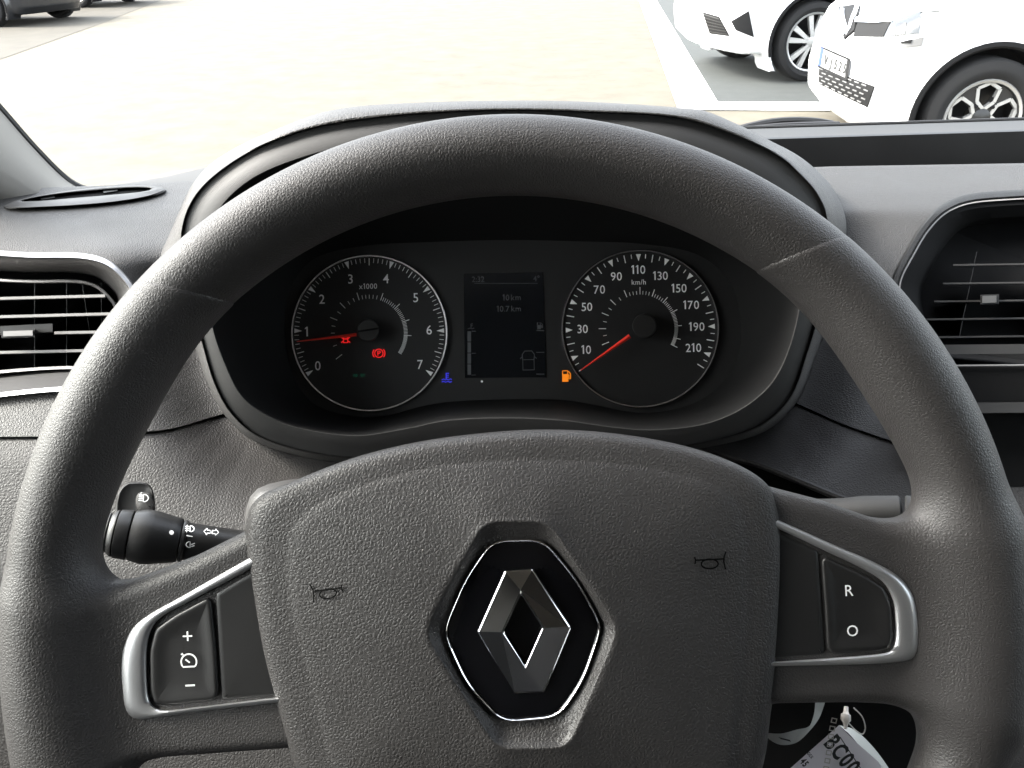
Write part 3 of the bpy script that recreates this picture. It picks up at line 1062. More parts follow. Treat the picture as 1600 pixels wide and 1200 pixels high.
u_s, v_s = loop(rS)
w_ = np.clip((310 - v_s) / 110, 0, 1)
w_ = w_ * w_ * (3 - 2 * w_)
HL = []
ts = [0, 0.08, 0.2, 0.4, 0.6, 0.8, 1.0]
for t in ts:
    r = r0 + (rS - r0) * t
    u_, v_ = loop(r)
    dtop = DL(v_) - 0.004 + 0.03 * (1 - np.sqrt(np.maximum(0, 1 - t**2))) + (0.0012 if t == 0 else 0.0004 * (t < 0.1))
    # at the sides the skin runs back to meet the dashboard
    dside = DL(v_) - 0.004 + (0.0012 if t == 0 else 0.0004 * (t < 0.1)) + np.clip(DD(u_, v_) - DL(v_), 0.01, None) * t**1.6
    HL.append(P(u_, v_, dtop * w_ + dside * (1 - w_)))
u_, v_ = loop(rS * 0.985)
HL.append(P(u_, v_, (DL(v_) + 0.07) * w_ + (DD(u_s, v_s) + 0.012) * (1 - w_)))
u_, v_ = loop(rS * (0.93 * w_ + 1.0 * (1 - w_)))
HL.append(P(u_, v_, (DL(v_) + 0.16) * w_ + (DD(u_s, v_s) + 0.03) * (1 - w_)))
u_, v_ = loop(rS * (0.84 * w_ + 1.0 * (1 - w_)))
HL.append(P(u_, v_, (DL(v_) + 0.22) * w_ + (DD(u_s, v_s) + 0.05) * (1 - w_)))
part('instrument_hood', np.concatenate(HL), grid_faces(len(HL), 360, True, flip=False), M['dash'], dash, 45)

# oval speaker grille at the driver's end
ov = cr([(6, 322), (30, 312), (80, 302), (140, 294), (200, 290), (245, 291), (260, 297), (240, 306), (180, 316), (110, 322), (50, 325), (15, 326)], 120, True)
nrm = lambda u, v, z: P(u, v, DD(u, v) - z)
oi = cr([(34, 314), (80, 305), (140, 298), (200, 293.5), (236, 294), (232, 298), (190, 303), (120, 309), (60, 314)], 120, True)
oc = (135, 306)
ro_, ri_ = polar(ov, oc, TH), polar(oi, oc, TH)
RG = []
for t, z in ((0, 0.0), (0, 0.006), (0.12, 0.011), (0.5, 0.014), (0.85, 0.012), (1.0, 0.008), (1.0, 0.001)):
    r = ro_ + (ri_ - ro_) * t
    u_, v_ = oc[0] + r * np.cos(TH), oc[1] - r * np.sin(TH) - 3.0 * min(1, z / 0.011) * (1 - t * 0.6) * 0
    RG.append(nrm(u_, v_, z))
part('speaker_surround', np.concatenate(RG), grid_faces(len(RG), 360, True, flip=True), M['smooth'], dash)
V, f = pillow(inset(oi, -0.5), [(0, 0.002), (0.5, 0.0021)], nrm)
sp = part('speaker_recess', V, f, M['black'], dash)
for (a, b) in ((62, 84), (160, 182)):
    q = np.array([(a, 306 - (a - 60) * 0.11), (b, 303 - (a - 60) * 0.11), (b + 2, 309 - (a - 60) * 0.11), (a + 2, 312 - (a - 60) * 0.11)], float)
    V, f = hexa(nrm(q[:, 0], q[:, 1], 0.007), nrm(q[:, 0], q[:, 1], 0.001))
    part('grille_clip', V, f, M['dark'], sp, False)

# centre console edge to the right of the wheel
con = thing('centre_console', 'black centre console with slim grey ledges below the right vent', 'console', P(1560, 640, 0.46))
for (va, vb, du, m, nm) in ((571, 628, 0.0, 'black', 'front_panel'), (628.5, 645, -0.012, 'smooth', 'ledge'), (645.5, 760, 0.004, 'black', 'lower_front')):
    q = np.array([(1440, va + 1), (2000, va - 3), (2000, vb - 3), (1440, vb + 1)], float)
    d0 = 0.462 + du
    V, f = hexa(P(q[:, 0], q[:, 1], d0), P(q[:, 0], q[:, 1], d0 + 0.06))
    part(nm, V, f, M[m], con, False)
V, f = tube(P(np.array([1440., 1700, 2000]), np.array([572., 570, 568]), 0.4605), 0.0006, 6)
part('bright_edge', V, f, M['silverp'], con)


# ------------------------------------------------------------------ air vents
def vent_slat(name, u0, v0, u1, v1, h, d, deep, m, parent):
    q = np.array([(u0, v0 - h / 2), (u1, v1 - h / 2), (u1, v1 + h / 2), (u0, v0 + h / 2)], float)
    fr = P(q[:, 0], q[:, 1], d)
    drop = np.array([0, 0, -0.0006])
    bk_ = P(q[:, 0], q[:, 1], d + deep) + drop
    V, f = hexa(fr, bk_)
    return part(name, V, f, m, parent, False)


vl_ = thing('air_vent', 'silver-framed air vent at the far left with bright horizontal slats', 'air vent', P(0, 510, 0.45), 'dashboard air vents')
dv = lambda u, v, z: P(u, v, DD(u, v) - z)
# silver outer trim
V, f = pillow(ventL, [(0, -0.012), (0.5, 0.002), (2, 0.0045), (8, 0.0045), (9.2, 0.001)], dv, False)
part('outer_trim', V, f, M['satin'], vl_)
V, f = pillow(ventL, [(9.2, 0.002), (11, 0.001), (20, -0.006), (29, -0.016), (31, -0.02), (33, -0.06)], dv, False)
part('inner_surround', V, f, M['smooth'], vl_)
gl = cr([(-300, 438), (60, 437), (118, 437), (148, 443), (168, 458), (183, 478), (186, 505), (168, 548), (140, 574), (100, 577.5), (-300, 584)], 200, True)
V, f = pillow(gl, [(0, -0.034), (0.3, -0.019), (1.2, -0.017), (4.2, -0.017), (5.4, -0.019), (5.6, -0.034)], dv, False)
part('grille_frame', V, f, M['silverp'], vl_)
V, f = pillow(ventL, [(24, -0.062), (26, -0.063)], dv)
part('duct', V, f, M['black'], vl_)
dS = 0.512
for (ua, va, ub, vb) in ((-300, 474, 164, 462), (-300, 503, 178, 490), (85, 520, 180, 518), (-300, 557, 165, 547)):
    vent_slat('slat', ua, va, ub, vb, 4.2, dS, 0.018, M['silverp'], vl_)
vent_slat('slat', -300, 529, 0, 521, 4.2, dS, 0.018, M['silverp'], vl_)
tb = vent_slat('tab', 2, 521, 54, 519.5, 13, dS - 0.012, 0.014, M['dark'], vl_)
vent_slat('tab_face', 5, 521.5, 51, 520, 8, dS - 0.0128, 0.003, M['silverp'], tb)
vent_slat('tab_stem', 0, 516, 82, 512, 13, dS + 0.002, 0.012, M['dark'], vl_)
for (ua, ub) in ((128, 149), (54, 54), (104, 104), (-20, -20), (-90, -90), (158, 159)):
    q = np.array([(ua - 0.6, 442), (ua + 0.6, 442), (ub + 0.6, 575), (ub - 0.6, 575)], float)
    V, f = hexa(P(q[:, 0], q[:, 1], dS + 0.022), P(q[:, 0], q[:, 1], dS + 0.04))
    part('vane', V, f, M['dark'], vl_, False)
# bright lower lip
q = np.array([(-300, 605), (120, 599.5), (112, 611), (-300, 618)], float)

vr_ = thing('air_vent', 'black air vent to the right of the wheel with thin dark slats', 'air vent', P(1650, 460, 0.52), 'dashboard air vents')
dr = lambda u, v, z: P(u, v, DD(u, v) - z)
V, f = pillow(ventR, [(0, -0.006), (0.6, 0.002), (4, 0.005), (10, 0.005), (13, 0.001)], dr, False)
part('outer_lip', V, f, M['shaded_lip'], vr_)
V, f = pillow(ventR, [(13, 0.0005), (13.8, 0.0018), (15.4, 0.0018), (16.2, -0.001)], dr, False)
part('bright_edge', V, f, M['silverp'], vr_)
V, f = pillow(ventR, [(16, -0.001), (24, -0.006), (42, -0.024), (50, -0.05)], dr, False)
part('inner_surround', V, f, M['black'], vr_)
V, f = pillow(ventR, [(46, -0.052), (48, -0.053)], dr)
part('duct', V, f, M['black'], vr_)
dS = 0.560
for (ua, v_) in ((1489, 414), (1474, 443), (1460, 471), (1448, 499), (1444, 527)):
    vent_slat('slat', ua, v_, 1950, v_ - 6, 2.6, dS, 0.016, M['smooth'], vr_)
tb = vent_slat('tab', 1532, 468, 1561, 467, 15, dS - 0.010, 0.012, M['dark'], vr_)
vent_slat('tab_face', 1535, 468, 1557, 467, 11, dS - 0.0108, 0.002, M['tabgrey'], tb)
for ua, ub in ((1526, 1499), (1640, 1636)):
    q = np.array([(ua - 0.6, 394), (ua + 0.6, 394), (ub + 0.6, 526), (ub - 0.6, 526)], float)
    V, f = hexa(P(q[:, 0], q[:, 1], dS + 0.001), P(q[:, 0], q[:, 1], dS + 0.02))
    part('vane', V, f, M['dark'], vr_, False)
q = np.array([(1440, 539), (2000, 534), (2000, 549), (1440, 554)], float)
V, f = hexa(P(q[:, 0], q[:, 1], np.array([0.478] * 4)), P(q[:, 0], q[:, 1], 0.53))
part('lower_lip', V, f, M['smooth'], vr_, False)

# ------------------------------------------------------------------ instrument cluster
clu = thing('instrument_cluster', 'dark instrument cluster with two round dials and small display between them', 'instrument cluster', P(790, 650, 0.46))
DC = 0.480
BZ1 = cr([(333, 510), (322, 440), (324, 375), (345, 325), (391, 282), (456, 252), (543, 229), (660, 218), (790, 214), (920, 217), (1056, 227), (1142, 258), (1196, 292), (1240, 338), (1256, 400), (1250, 470), (1232, 545), (1205, 598), (1160, 637), (1100, 662), (1020, 671), (960, 667), (880, 656), (790, 652), (700, 656), (640, 668), (560, 680), (480, 671), (430, 655), (380, 620), (350, 562)], 400, True)
BZ2 = cr([(446, 520), (452, 455), (490, 405), (570, 384), (680, 378), (790, 375), (900, 377), (1010, 382), (1090, 398), (1140, 440), (1158, 510), (1145, 575), (1100, 622), (1040, 642), (990, 644), (930, 633), (880, 625), (790, 624), (700, 628), (655, 636), (600, 650), (550, 650), (490, 630), (458, 585)], 400, True)
r1, r2 = polar(BZ1, BC, TH), polar(BZ2, BC, TH)
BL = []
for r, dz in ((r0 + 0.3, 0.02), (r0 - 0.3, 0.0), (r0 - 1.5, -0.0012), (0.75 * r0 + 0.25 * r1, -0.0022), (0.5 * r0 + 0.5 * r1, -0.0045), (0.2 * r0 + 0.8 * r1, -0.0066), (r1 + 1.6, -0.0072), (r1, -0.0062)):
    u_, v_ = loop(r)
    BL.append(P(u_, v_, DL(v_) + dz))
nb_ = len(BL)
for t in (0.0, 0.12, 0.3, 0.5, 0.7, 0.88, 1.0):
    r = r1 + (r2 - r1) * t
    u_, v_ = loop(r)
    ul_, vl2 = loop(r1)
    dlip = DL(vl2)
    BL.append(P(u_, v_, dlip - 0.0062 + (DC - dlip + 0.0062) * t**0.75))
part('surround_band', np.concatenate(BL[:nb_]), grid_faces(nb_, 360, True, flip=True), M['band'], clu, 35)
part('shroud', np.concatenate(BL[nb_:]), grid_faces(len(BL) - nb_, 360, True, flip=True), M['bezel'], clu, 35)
u_, v_ = loop(r2 + 4)
V = np.concatenate([P(u_, v_, DC), P([BC[0]], [BC[1]], DC)])
part('face_panel', V, [[j, (j + 1) % 360, 360] for j in range(360)], M['face'], clu, False)


def ring(c, r, tr, d, m, name, parent, flat=1.0):
    a = np.linspace(0, 2 * np.pi, 97)[:-1]
    V, f = [], []
    prof = [(-tr, 0.004), (-tr, 0.001), (-tr * 0.5, -0.0006), (tr * 0.4, -0.0008), (tr, 0.0008), (tr, 0.004)]
    for dr_, dz in prof:
        V.append(P(c[0] + (r + dr_) * np.cos(a), c[1] - (r + dr_) * np.sin(a), d + dz))
    return part(name, np.concatenate(V), grid_faces(len(prof), 96, True, flip=True), m, parent)


def disc(c, r, d, m, name, parent, n=72, depth=0.0):
    a = np.linspace(0, 2 * np.pi, n + 1)[:-1]
    rim_ = P(c[0] + r * np.cos(a), c[1] - r * np.sin(a), d)
    if depth:
        V = np.concatenate([P(c[0] + r * np.cos(a), c[1] - r * np.sin(a), d + depth), rim_, P(c[0] + (r - 1.2) * np.cos(a), c[1] - (r - 1.2) * np.sin(a), d - 0.0006), P([c[0]], [c[1]], d - 0.0008)])
        f = grid_faces(3, n, True) + [[2 * n + j, 2 * n + (j + 1) % n, 3 * n] for j in range(n)]
        return part(name, V, f, m, parent)
    V = np.concatenate([rim_, P([c[0]], [c[1]], d)])
    return part(name, V, [[j, (j + 1) % n, n] for j in range(n)], m, parent, False)


def tick(mb, c, a, ra, rb, wd, d, wd2=None):
    a = math.radians(a)
    e, n = np.array([math.cos(a), math.sin(a)]), np.array([-math.sin(a), math.cos(a)])
    wd2 = wd if wd2 is None else wd2
    q = np.array([e * ra + n * wd / 2, e * ra - n * wd / 2, e * rb - n * wd2 / 2, e * rb + n * wd2 / 2])
    mb.add(P(c[0] + q[:, 0], c[1] - q[:, 1], d), [[0, 1, 2, 3]])


def word(name, s, uv, cap, d, m, parent, rot=1.2, sx=0.95):
    v, f = text2d(s, sx)
    return part(name, at2d(v, uv, cap, rot, d), f, m, parent, False)


def needle(c, a, tip, base, tail, w0, w1, d, m, parent, tailm):
    a_ = math.radians(a)
    e, n = np.array([math.cos(a_), math.sin(a_)]), np.array([-math.sin(a_), math.cos(a_)])

    def piece(ra, rb, wa, wb, mm, name, dd):
        q = np.array([e * ra + n * wa / 2, e * ra - n * wa / 2, e * rb - n * wb / 2, e * rb + n * wb / 2])
        md = np.array([e * ra, e * rb])
        fr = P(c[0] + q[:, 0], c[1] - q[:, 1], dd)
        rg = P(c[0] + md[:, 0], c[1] - md[:, 1], dd - 0.0012)
        bk_ = P(c[0] + q[:, 0], c[1] - q[:, 1], dd + 0.001)
        V = np.concatenate([fr, rg, bk_])
        f = [[0, 4, 5, 3], [4, 1, 2, 5], [0, 1, 4], [2, 3, 5], [0, 8, 9, 1], [1, 9, 10, 2], [2, 10, 11, 3], [3, 11, 8, 0]]
        part(name, V, f, mm, parent, False)
    piece(base, tip, w0, w1, m, 'needle', d)
    if tail:
        piece(-tail, base, w0 * 1.1, w0 * 1.1, tailm, 'needle_tail', d - 0.0022)


# rev counter
tc_ = (577, 520.5)
tach = disc(tc_, 119.5, DC - 0.0012, M['dial'], 'tachometer', clu)
ring(tc_, 121, 2.6, DC - 0.002, M['ring'], 'dial_ring', tach)
mb = MB()
an = lambda k: 213.4 - 35.23 * k
dT = DC - 0.0016
for i in range(71):
    if i % 10 == 0:
        tick(mb, tc_, an(i / 10), 105.5, 117, 0.4, dT, 7.2)
    elif i % 5 == 0:
        tick(mb, tc_, an(i / 10), 106, 117, 1.3, dT)
    else:
        tick(mb, tc_, an(i / 10), 110, 117, 0.9, dT)
part('scale_marks', mb.V(), mb.f, M['print'], tach, False, kind='stuff')
mb = MB()
inner_l = [(218, 1), (200, 0), (180, 0), (169, 0), (158, 1), (146, 0), (134, 1), (124, 0), (115, 0), (107, 1)] + [(101, 0), (95.5, 0), (90, 0), (84, 0), (78, 0), (71, 1)]
a_ = 71
for stp, cnt in ((3.4, 8), (2.8, 9), (2.2, 10), (1.65, 20)):
    for q in range(cnt):
        a_ -= stp
        inner_l.append((a_, 1 if q == cnt - 1 else 0))
for a, lg in inner_l:
    if a > -34:
        tick(mb, tc_, a, 54, 66 if lg else 60, 1.15 if lg else 0.85, dT)
part('inner_scale', mb.V(), mb.f, M['print'], tach, False, kind='stuff')
for s, uv in zip('01234567', [(496.5, 571), (479.4, 518), (503, 467), (547.5, 435.5), (603, 435), (649.5, 464.5), (670.5, 515), (656.4, 569)]):
    word('number', s, uv, 15, dT, M['print'], tach)
word('caption', 'x1000', (575, 447), 8.6, dT, M['print'], tach)
needle(tc_, 186.6, 114, 20, 0, 5.2, 1.4, DC - 0.008, M['needle'], tach, M['dark'])
disc((575, 516), 17.5, DC - 0.011, M['dark'], 'needle_hub', tach, 40, 0.009)
q = np.array([(559, 516.5), (592, 511.5), (592, 514.5), (559, 519.5)], float)
V, f = hexa(P(q[:, 0], q[:, 1], DC - 0.0135), P(q[:, 0], q[:, 1], DC - 0.0105))
part('hub_bar', V, f, M['black'], tach, False)

# speedometer
sc_ = (1000.5, 513.5)
spd = disc(sc_, 120.5, DC - 0.0012, M['dial'], 'speedometer', clu)
ring(sc_, 122, 2.2, DC - 0.002, M['ring'], 'dial_ring', spd)
mb = MB()
for i in range(45):
    kmh = i * 5
    a = 214.8 - 1.121 * kmh
    if kmh % 20 == 10:
        tick(mb, sc_, a, 106, 116.5, 0.4, dT, 8)
    elif kmh % 10 == 0:
        tick(mb, sc_, a, 105, 117, 1.5, dT)
    else:
        tick(mb, sc_, a, 110, 116.5, 1.2, dT)
part('scale_marks', mb.V(), mb.f, M['print'], spd, False, kind='stuff')
mb = MB()
inner_l = [(203, 1), (191, 0), (180, 1), (169, 0), (157.7, 1), (147, 0), (136, 1), (124.5, 0), (113, 1), (107, 0), (101.5, 0), (96, 0), (90.5, 1), (86, 0), (81, 0), (76, 0), (70, 1)]
a_ = 70
for stp, cnt in ((4.2, 5), (3.1, 7), (2.3, 10), (1.75, 11), (1.5, 8)):
    for q in range(cnt):
        a_ -= stp
        inner_l.append((a_, 1 if q == cnt - 1 else 0))
for a, lg in inner_l:
    if a > -31:
        tick(mb, sc_, a, 53.5, 65 if lg else 59, 1.15 if lg else 0.85, dT)
part('inner_scale', mb.V(), mb.f, M['print'], spd, False, kind='stuff')
for s, uv in zip(['10', '30', '50', '70', '90', '110', '130', '150', '170', '190', '210'], [(916, 546), (910.4, 513.6), (917, 479), (936.5, 452), (963, 431.4), (997.4, 421), (1032, 430.5), (1061, 450), (1080, 476), (1088.6, 510), (1083.5, 543)]):
    word('number', s, uv, 13.6, dT, M['print'], spd)
word('caption', 'km/h', (998, 440.5), 8.2, dT, M['print'], spd)
needle(sc_, 214.9, 114, 20, 0, 7.0, 1.6, DC - 0.008, M['needle'], spd, M['dark'])
disc((1007, 509), 19, DC - 0.012, M['dark'], 'needle_hub', spd, 40, 0.010)

# display
scr = [(724.5, 427.5), (848.4, 425.4), (853, 589.5), (726.6, 590.4)]
q = np.array(scr)
dD = DC - 0.0006
disp = part('display', P(q[:, 0], q[:, 1], dD), [[0, 3, 2, 1]], M['lcd'], clu, False)
dP = dD - 0.0003
word('readout', '2:32', (747, 436), 9, dP, M['lcdp'], disp)
word('readout', '4°', (838, 435), 9, dP, M['lcdp'], disp)
word('readout', '10 km', (799.5, 464.5), 9.4, dP, M['lcdp'], disp)
word('readout', '10.7 km', (795, 482), 9.4, dP, M['lcdp'], disp)


def rect(name, u0, v0, u1, v1, d, m, parent):
    return part(name, P(np.array([u0, u1, u1, u0]), np.array([v0, v0, v1, v1]), d), [[0, 3, 2, 1]], m, parent, False)


def icon(name, lines, wd, uv, scale, d, m, parent, rot=1.2, solid=()):
    V, f = strokes(lines, wd)
    k = len(V)
    f = list(f)
    for s in solid:
        V = np.concatenate([V, s])
        f.append(list(range(k, k + len(s))))
        k += len(s)
    return part(name, at2d(V, uv, scale, rot, d), f, m, parent, False)


rect('divider', 741, 442.3, 840, 443.1, dP, M['lcdp'], disp)
for k_ in range(4):
    rect('gauge_bar', 730.5, 517.5 + k_ * 17.3, 736, 533.6 + k_ * 17.3, dP, M['lcdp'], disp)
for v_ in (517, 551.5, 585.5):
    rect('gauge_tick', 737, v_, 743.5, v_ + 1, dP, M['lcdp'], disp)
for v_ in (516, 550, 584):
    rect('gauge_tick', 838, v_, 850.5, v_ + 1, dP, M['lcdp'], disp)
pump = [[(-0.5, -0.8), (-0.5, 0.8), (0.25, 0.8), (0.25, -0.8), (-0.6, -0.8)], [(0.25, 0.1), (0.5, 0.1), (0.5, -0.5), (0.72, -0.5), (0.72, 0.35), (0.45, 0.7)]]
icon('fuel_symbol', pump, 0.16, (843, 509), 6.4, dP, M['lcdp'], disp, solid=[[(-0.5, -0.8), (0.25, -0.8), (0.25, 0.2), (-0.5, 0.2)]])
icon('coolant_symbol', [[(0, -0.2), (0, 0.9), (0.5, 0.9)], [(0, 0.4), (0.4, 0.4)], [(-0.9, -0.5), (-0.3, -0.3), (0.3, -0.5), (0.9, -0.3)]], 0.2, (736, 511), 5.5, dP, M['lcdp'], disp)
icon('car_symbol', [[(-0.55, -1), (-0.55, 0.0), (0.55, 0.0), (0.55, -1), (-0.55, -1)], [(-0.55, 0.0), (-0.6, 0.5), (-0.35, 0.85), (0.35, 0.85), (0.6, 0.5), (0.55, 0.0)], [(-0.6, 0.3), (-0.8, 0.1)], [(0.6, 0.3), (0.8, 0.1)]], 0.07, (825.6, 562), 16, dP, M['lcdp'], disp)
# warning lamps
dW = DC - 0.0021
icon('door_warning', [[(-0.35, 0.75), (0.35, 0.75), (0.45, 0.3), (0.45, -0.6), (-0.45, -0.6), (-0.45, 0.3), (-0.35, 0.75)], [(-0.45, 0.25), (-0.95, 0.55)], [(0.45, 0.25), (0.95, 0.55)], [(-0.45, -0.25), (-0.95, -0.55)], [(0.45, -0.25), (0.95, -0.55)], [(-0.3, 0.2), (0.3, 0.2)]], 0.22, (540, 531), 7.2, dW - 0.0003, M['red'], tach)
icon('brake_warning', [arc(0, 0, 0.72, 0, 360, 24), arc(0, 0, 1.05, 140, 220, 8), arc(0, 0, 1.05, -40, 40, 8), [(-0.18, -0.4), (-0.18, 0.38), (0.12, 0.38), (0.26, 0.2), (0.12, 0.0), (-0.18, 0.0)]], 0.17, (592, 552), 9.0, dW, M['red'], tach)
icon('side_lights_warning', [arc(-0.9, 0, 0.38, -90, 90, 8), arc(0.9, 0, 0.38, 90, 270, 8), [(-0.9, -0.38), (-0.9, 0.38)], [(0.9, -0.38), (0.9, 0.38)], [(-1.7, 0.2), (-1.15, 0.2)], [(-1.7, -0.2), (-1.15, -0.2)], [(1.7, 0.2), (1.15, 0.2)], [(1.7, -0.2), (1.15, -0.2)]], 0.14, (561, 586.5), 5.4, dW, M['green'], tach)
icon('coolant_warning', [[(-0.1, -0.3), (-0.1, 1.0)], [(-0.1, 0.9), (0.5, 0.9)], [(-0.1, 0.5), (0.4, 0.5)], [(-0.1, 0.15), (0.4, 0.15)], [(-1.0, -0.35), (-0.6, -0.2), (-0.3, -0.4), (0.0, -0.25), (0.4, -0.4), (0.7, -0.2), (1.0, -0.35)], [(-1.0, -0.8), (-0.6, -0.65), (-0.2, -0.85), (0.2, -0.65), (0.6, -0.85), (1.0, -0.7)]], 0.17, (698, 590.5), 8.0, DC - 0.0008, M['blue'], clu)
icon('fuel_warning', [[(0.25, 0.2), (0.5, 0.2), (0.52, -0.55), (0.78, -0.55), (0.8, 0.4), (0.45, 0.85)], [(-0.75, -0.95), (0.42, -0.95)], [(-0.62, 0.3), (-0.62, 0.95), (0.3, 0.95), (0.3, 0.3)]], 0.18, (884.5, 587.5), 8.6, DC - 0.0008, M['orange'], clu, solid=[[(-0.7, -0.9), (0.38, -0.9), (0.38, 0.35), (-0.7, 0.35)]])
disc((753, 596), 1.8, DC - 0.0006, M['print'], 'white_speck', clu, 12)  # small white dot on the face panel

# ------------------------------------------------------------------ steering column and stalks
col_ = thing('steering_column', 'dark steering column cover behind the wheel', 'steering column', P(820, 1000, 0.40))
cc = [(380, 830), (386, 780), (405, 758), (480, 744), (820, 735), (1120, 740), (1160, 790), (1165, 1000), (1120, 1160), (820, 1200), (520, 1180), (410, 1000)]
cc = resample(chaikin(cc, 2), 120)
V, f = pillow(cc, [(0, 0.0), (0.5, 0.05), (3, 0.066), (12, 0.074), (40, 0.078)], lambda u, v, z: P(u, v, 0.42 - z))
part('column_cover', V, f, M['smooth'], col_)
hub_ax = [W(820, 985, -40), P(820, 960, 0.45)]
V, f = tube(np.linspace(hub_ax[0], hub_ax[1], 5), 0.045, 28)
part('column_shaft', V, f, M['dark'], col_)


def turned(axis_a, axis_b, prof, seg=32):
    """solid of revolution along a line; prof = [(fraction, radius m)]"""
    a, b = np.asarray(axis_a), np.asarray(axis_b)
    return tube(np.array([a + (b - a) * t for t, _ in prof]), [r for _, r in prof], seg)


stl = thing('control_stalk', 'black light stalk with white dot and lamp symbols left of the hub', 'stalk', P(300, 850, 0.352), 'steering column stalks')
sA, sB = P(158, 831, 0.345), P(440, 862, 0.368)
SPX = 0.35 / F
pf = lambda x: (x - 158) / (440 - 158)
prof = [(158, 4), (159, 22), (163, 29), (168, 31), (169.5, 28.5), (171, 31), (176, 35), (179, 36), (180.5, 33.5), (182, 37), (199, 38.5), (201, 38)]
V, f = turned(sA, sB, [(pf(x), r * SPX) for x, r in prof])
part('end_cap', V, f, M['dark'], stl)
prof = [(202.5, 20), (202.6, 36), (204, 38), (212, 40), (224, 42.5), (236, 41.5), (252, 38.5), (268, 35.5), (275, 34.5), (277, 33), (277.2, 20)]
V, f = turned(sA, sB, [(pf(x), r * SPX) for x, r in prof])
part('light_collar', V, f, M['dark'], stl)
prof = [(278.5, 20), (278.6, 32), (281, 33), (284, 32.5), (286, 29.5), (320, 28), (400, 26), (440, 26)]
V, f = turned(sA, sB, [(pf(x), r * SPX) for x, r in prof])
part('stem', V, f, M['dark'], stl)


def on_stalk(V2, uv, scale, rot, rad):
    p = np.asarray(V2, float)
    c, s = math.cos(math.radians(rot)), math.sin(math.radians(rot))
    u_ = uv[0] + (p[:, 0] * c - p[:, 1] * s) * scale
    v_ = uv[1] - (p[:, 0] * s + p[:, 1] * c) * scale
    t = pf(u_)
    vc = 831 + (862 - 831) * t
    dc = 0.345 + (0.368 - 0.345) * t
    off = np.sqrt(np.maximum(rad**2 - (v_ - vc)**2, 0)) * SPX
    return P(u_, v_, dc - off - 0.0012)


a_ = np.linspace(0, 2 * np.pi, 25)[:-1]
V = on_stalk(np.concatenate([np.stack([np.cos(a_), np.sin(a_)], -1), [[0, 0]]]), (268, 832), 3.6, 0, 36)
part('position_dot', V, [[j, (j + 1) % 24, 24] for j in range(24)], M['print'], stl, False)
lampD = [[(0.0, -0.6), (0.0, 0.6), (0.3, 0.6), (0.7, 0.35), (0.85, 0.0), (0.7, -0.35), (0.3, -0.6), (0.0, -0.6)]]
for nm, lines, uv, s, r, rad in (
        ('lamp_symbol', lampD + [[(-1.0, 0.4), (-0.2, 0.4)], [(-1.0, 0.0), (-0.2, 0.0)], [(-1.0, -0.4), (-0.2, -0.4)], [(-0.6, 0.75), (-0.7, -0.75)]], (297, 826), 7.6, -3, 31),
        ('line_symbol', [[(-0.9, 0.12), (0.9, -0.12)]], (296, 837.5), 5.5, -3, 31),
        ('lamp_symbol', [[(-x, y) for x, y in lampD[0]]] + [[(0.2, 0.0), (1.0, 0.3)], [(0.2, -0.4), (0.9, -0.2)]], (297, 851), 7.6, 0, 31),
        ('arrow_symbol', [[(-1.6, 0.0), (-0.9, 0.7), (-0.9, 0.32), (-0.2, 0.32), (-0.2, -0.32), (-0.9, -0.32), (-0.9, -0.7), (-1.6, 0.0)], [(1.6, 0.0), (0.9, 0.7), (0.9, 0.32), (0.2, 0.32), (0.2, -0.32), (0.9, -0.32), (0.9, -0.7), (1.6, 0.0)]], (330, 831), 7.2, -4, 28)):
    V, f = strokes(lines, 0.2 if nm != 'line_symbol' else 0.25)
    part(nm, on_stalk(V, uv, s, r, rad), f, M['print'], stl, False)

swt = thing('headlight_switch', 'small dark headlight switch with white lamp symbol above the left stalk', 'switch', P(235, 790, 0.40))
bx = chaikin([(183, 756), (228, 752), (240, 764), (244, 800), (236, 830), (180, 830)], 2)
V, f = pillow(resample(bx, 60), [(0, -0.006), (0.6, 0.003), (2, 0.004), (9, 0.003)], lambda u, v, z: P(u, v, 0.411 - z))
part('switch_base', V, f, M['dark'], swt)
kn = chaikin([(212, 769), (232, 769), (239, 776), (242, 800), (212, 800)], 2)
V, f = pillow(resample(kn, 60), [(0, -0.002), (0.6, 0.014), (2.5, 0.0165), (8, 0.017)], lambda u, v, z: P(u, v, 0.409 - z))
part('switch_lever', V, f, M['smooth'], swt)
V, f = strokes(lampD + [[(-0.75, 0.45), (-0.15, 0.45)], [(-0.75, 0.15), (-0.15, 0.15)], [(-0.75, -0.15), (-0.15, -0.15)], [(-0.75, -0.45), (-0.15, -0.45)], [(-0.5, 0.7), (-0.3, 0.9)]], 0.15)
part('lamp_symbol', at2d(V, (224, 778), 9.5, -4, 0.3914), f, M['print'], swt, False)

str_ = thing('control_stalk', 'grey wiper stalk peeping out above the right spoke', 'stalk', P(1370, 790, 0.36), 'steering column stalks')
V, f = turned(P(1180, 800, 0.375), P(1412, 801, 0.352), [(0, 0.006), (0.5, 0.0062), (0.62, 0.0065), (0.75, 0.0075), (0.97, 0.0075), (0.985, 0.0065), (0.99, 0.003)])
part('stem', V, f, M['ledge'], str_)
V, f = turned(P(1414, 801, 0.352), P(1450, 802, 0.348), [(0, 0.003), (0.02, 0.007), (0.1, 0.0076), (0.8, 0.0075), (0.95, 0.006), (1, 0.001)])
part('end_cap', V, f, M['ledge'], str_)

# ------------------------------------------------------------------ steering wheel
whl = thing('steering_wheel', 'dark grey three-spoke steering wheel with silver trims and diamond badge', 'steering wheel', W(820, 985, -60))
WC = (805.0, 971.0)
RC, RT = 728.0, 61.0


def pre(pts, z):
    k_ = (0.29 - z * S_W) / 0.29
    return [(CU + (u - CU) * k_, CV + (v - CV) * k_) for u, v in pts]


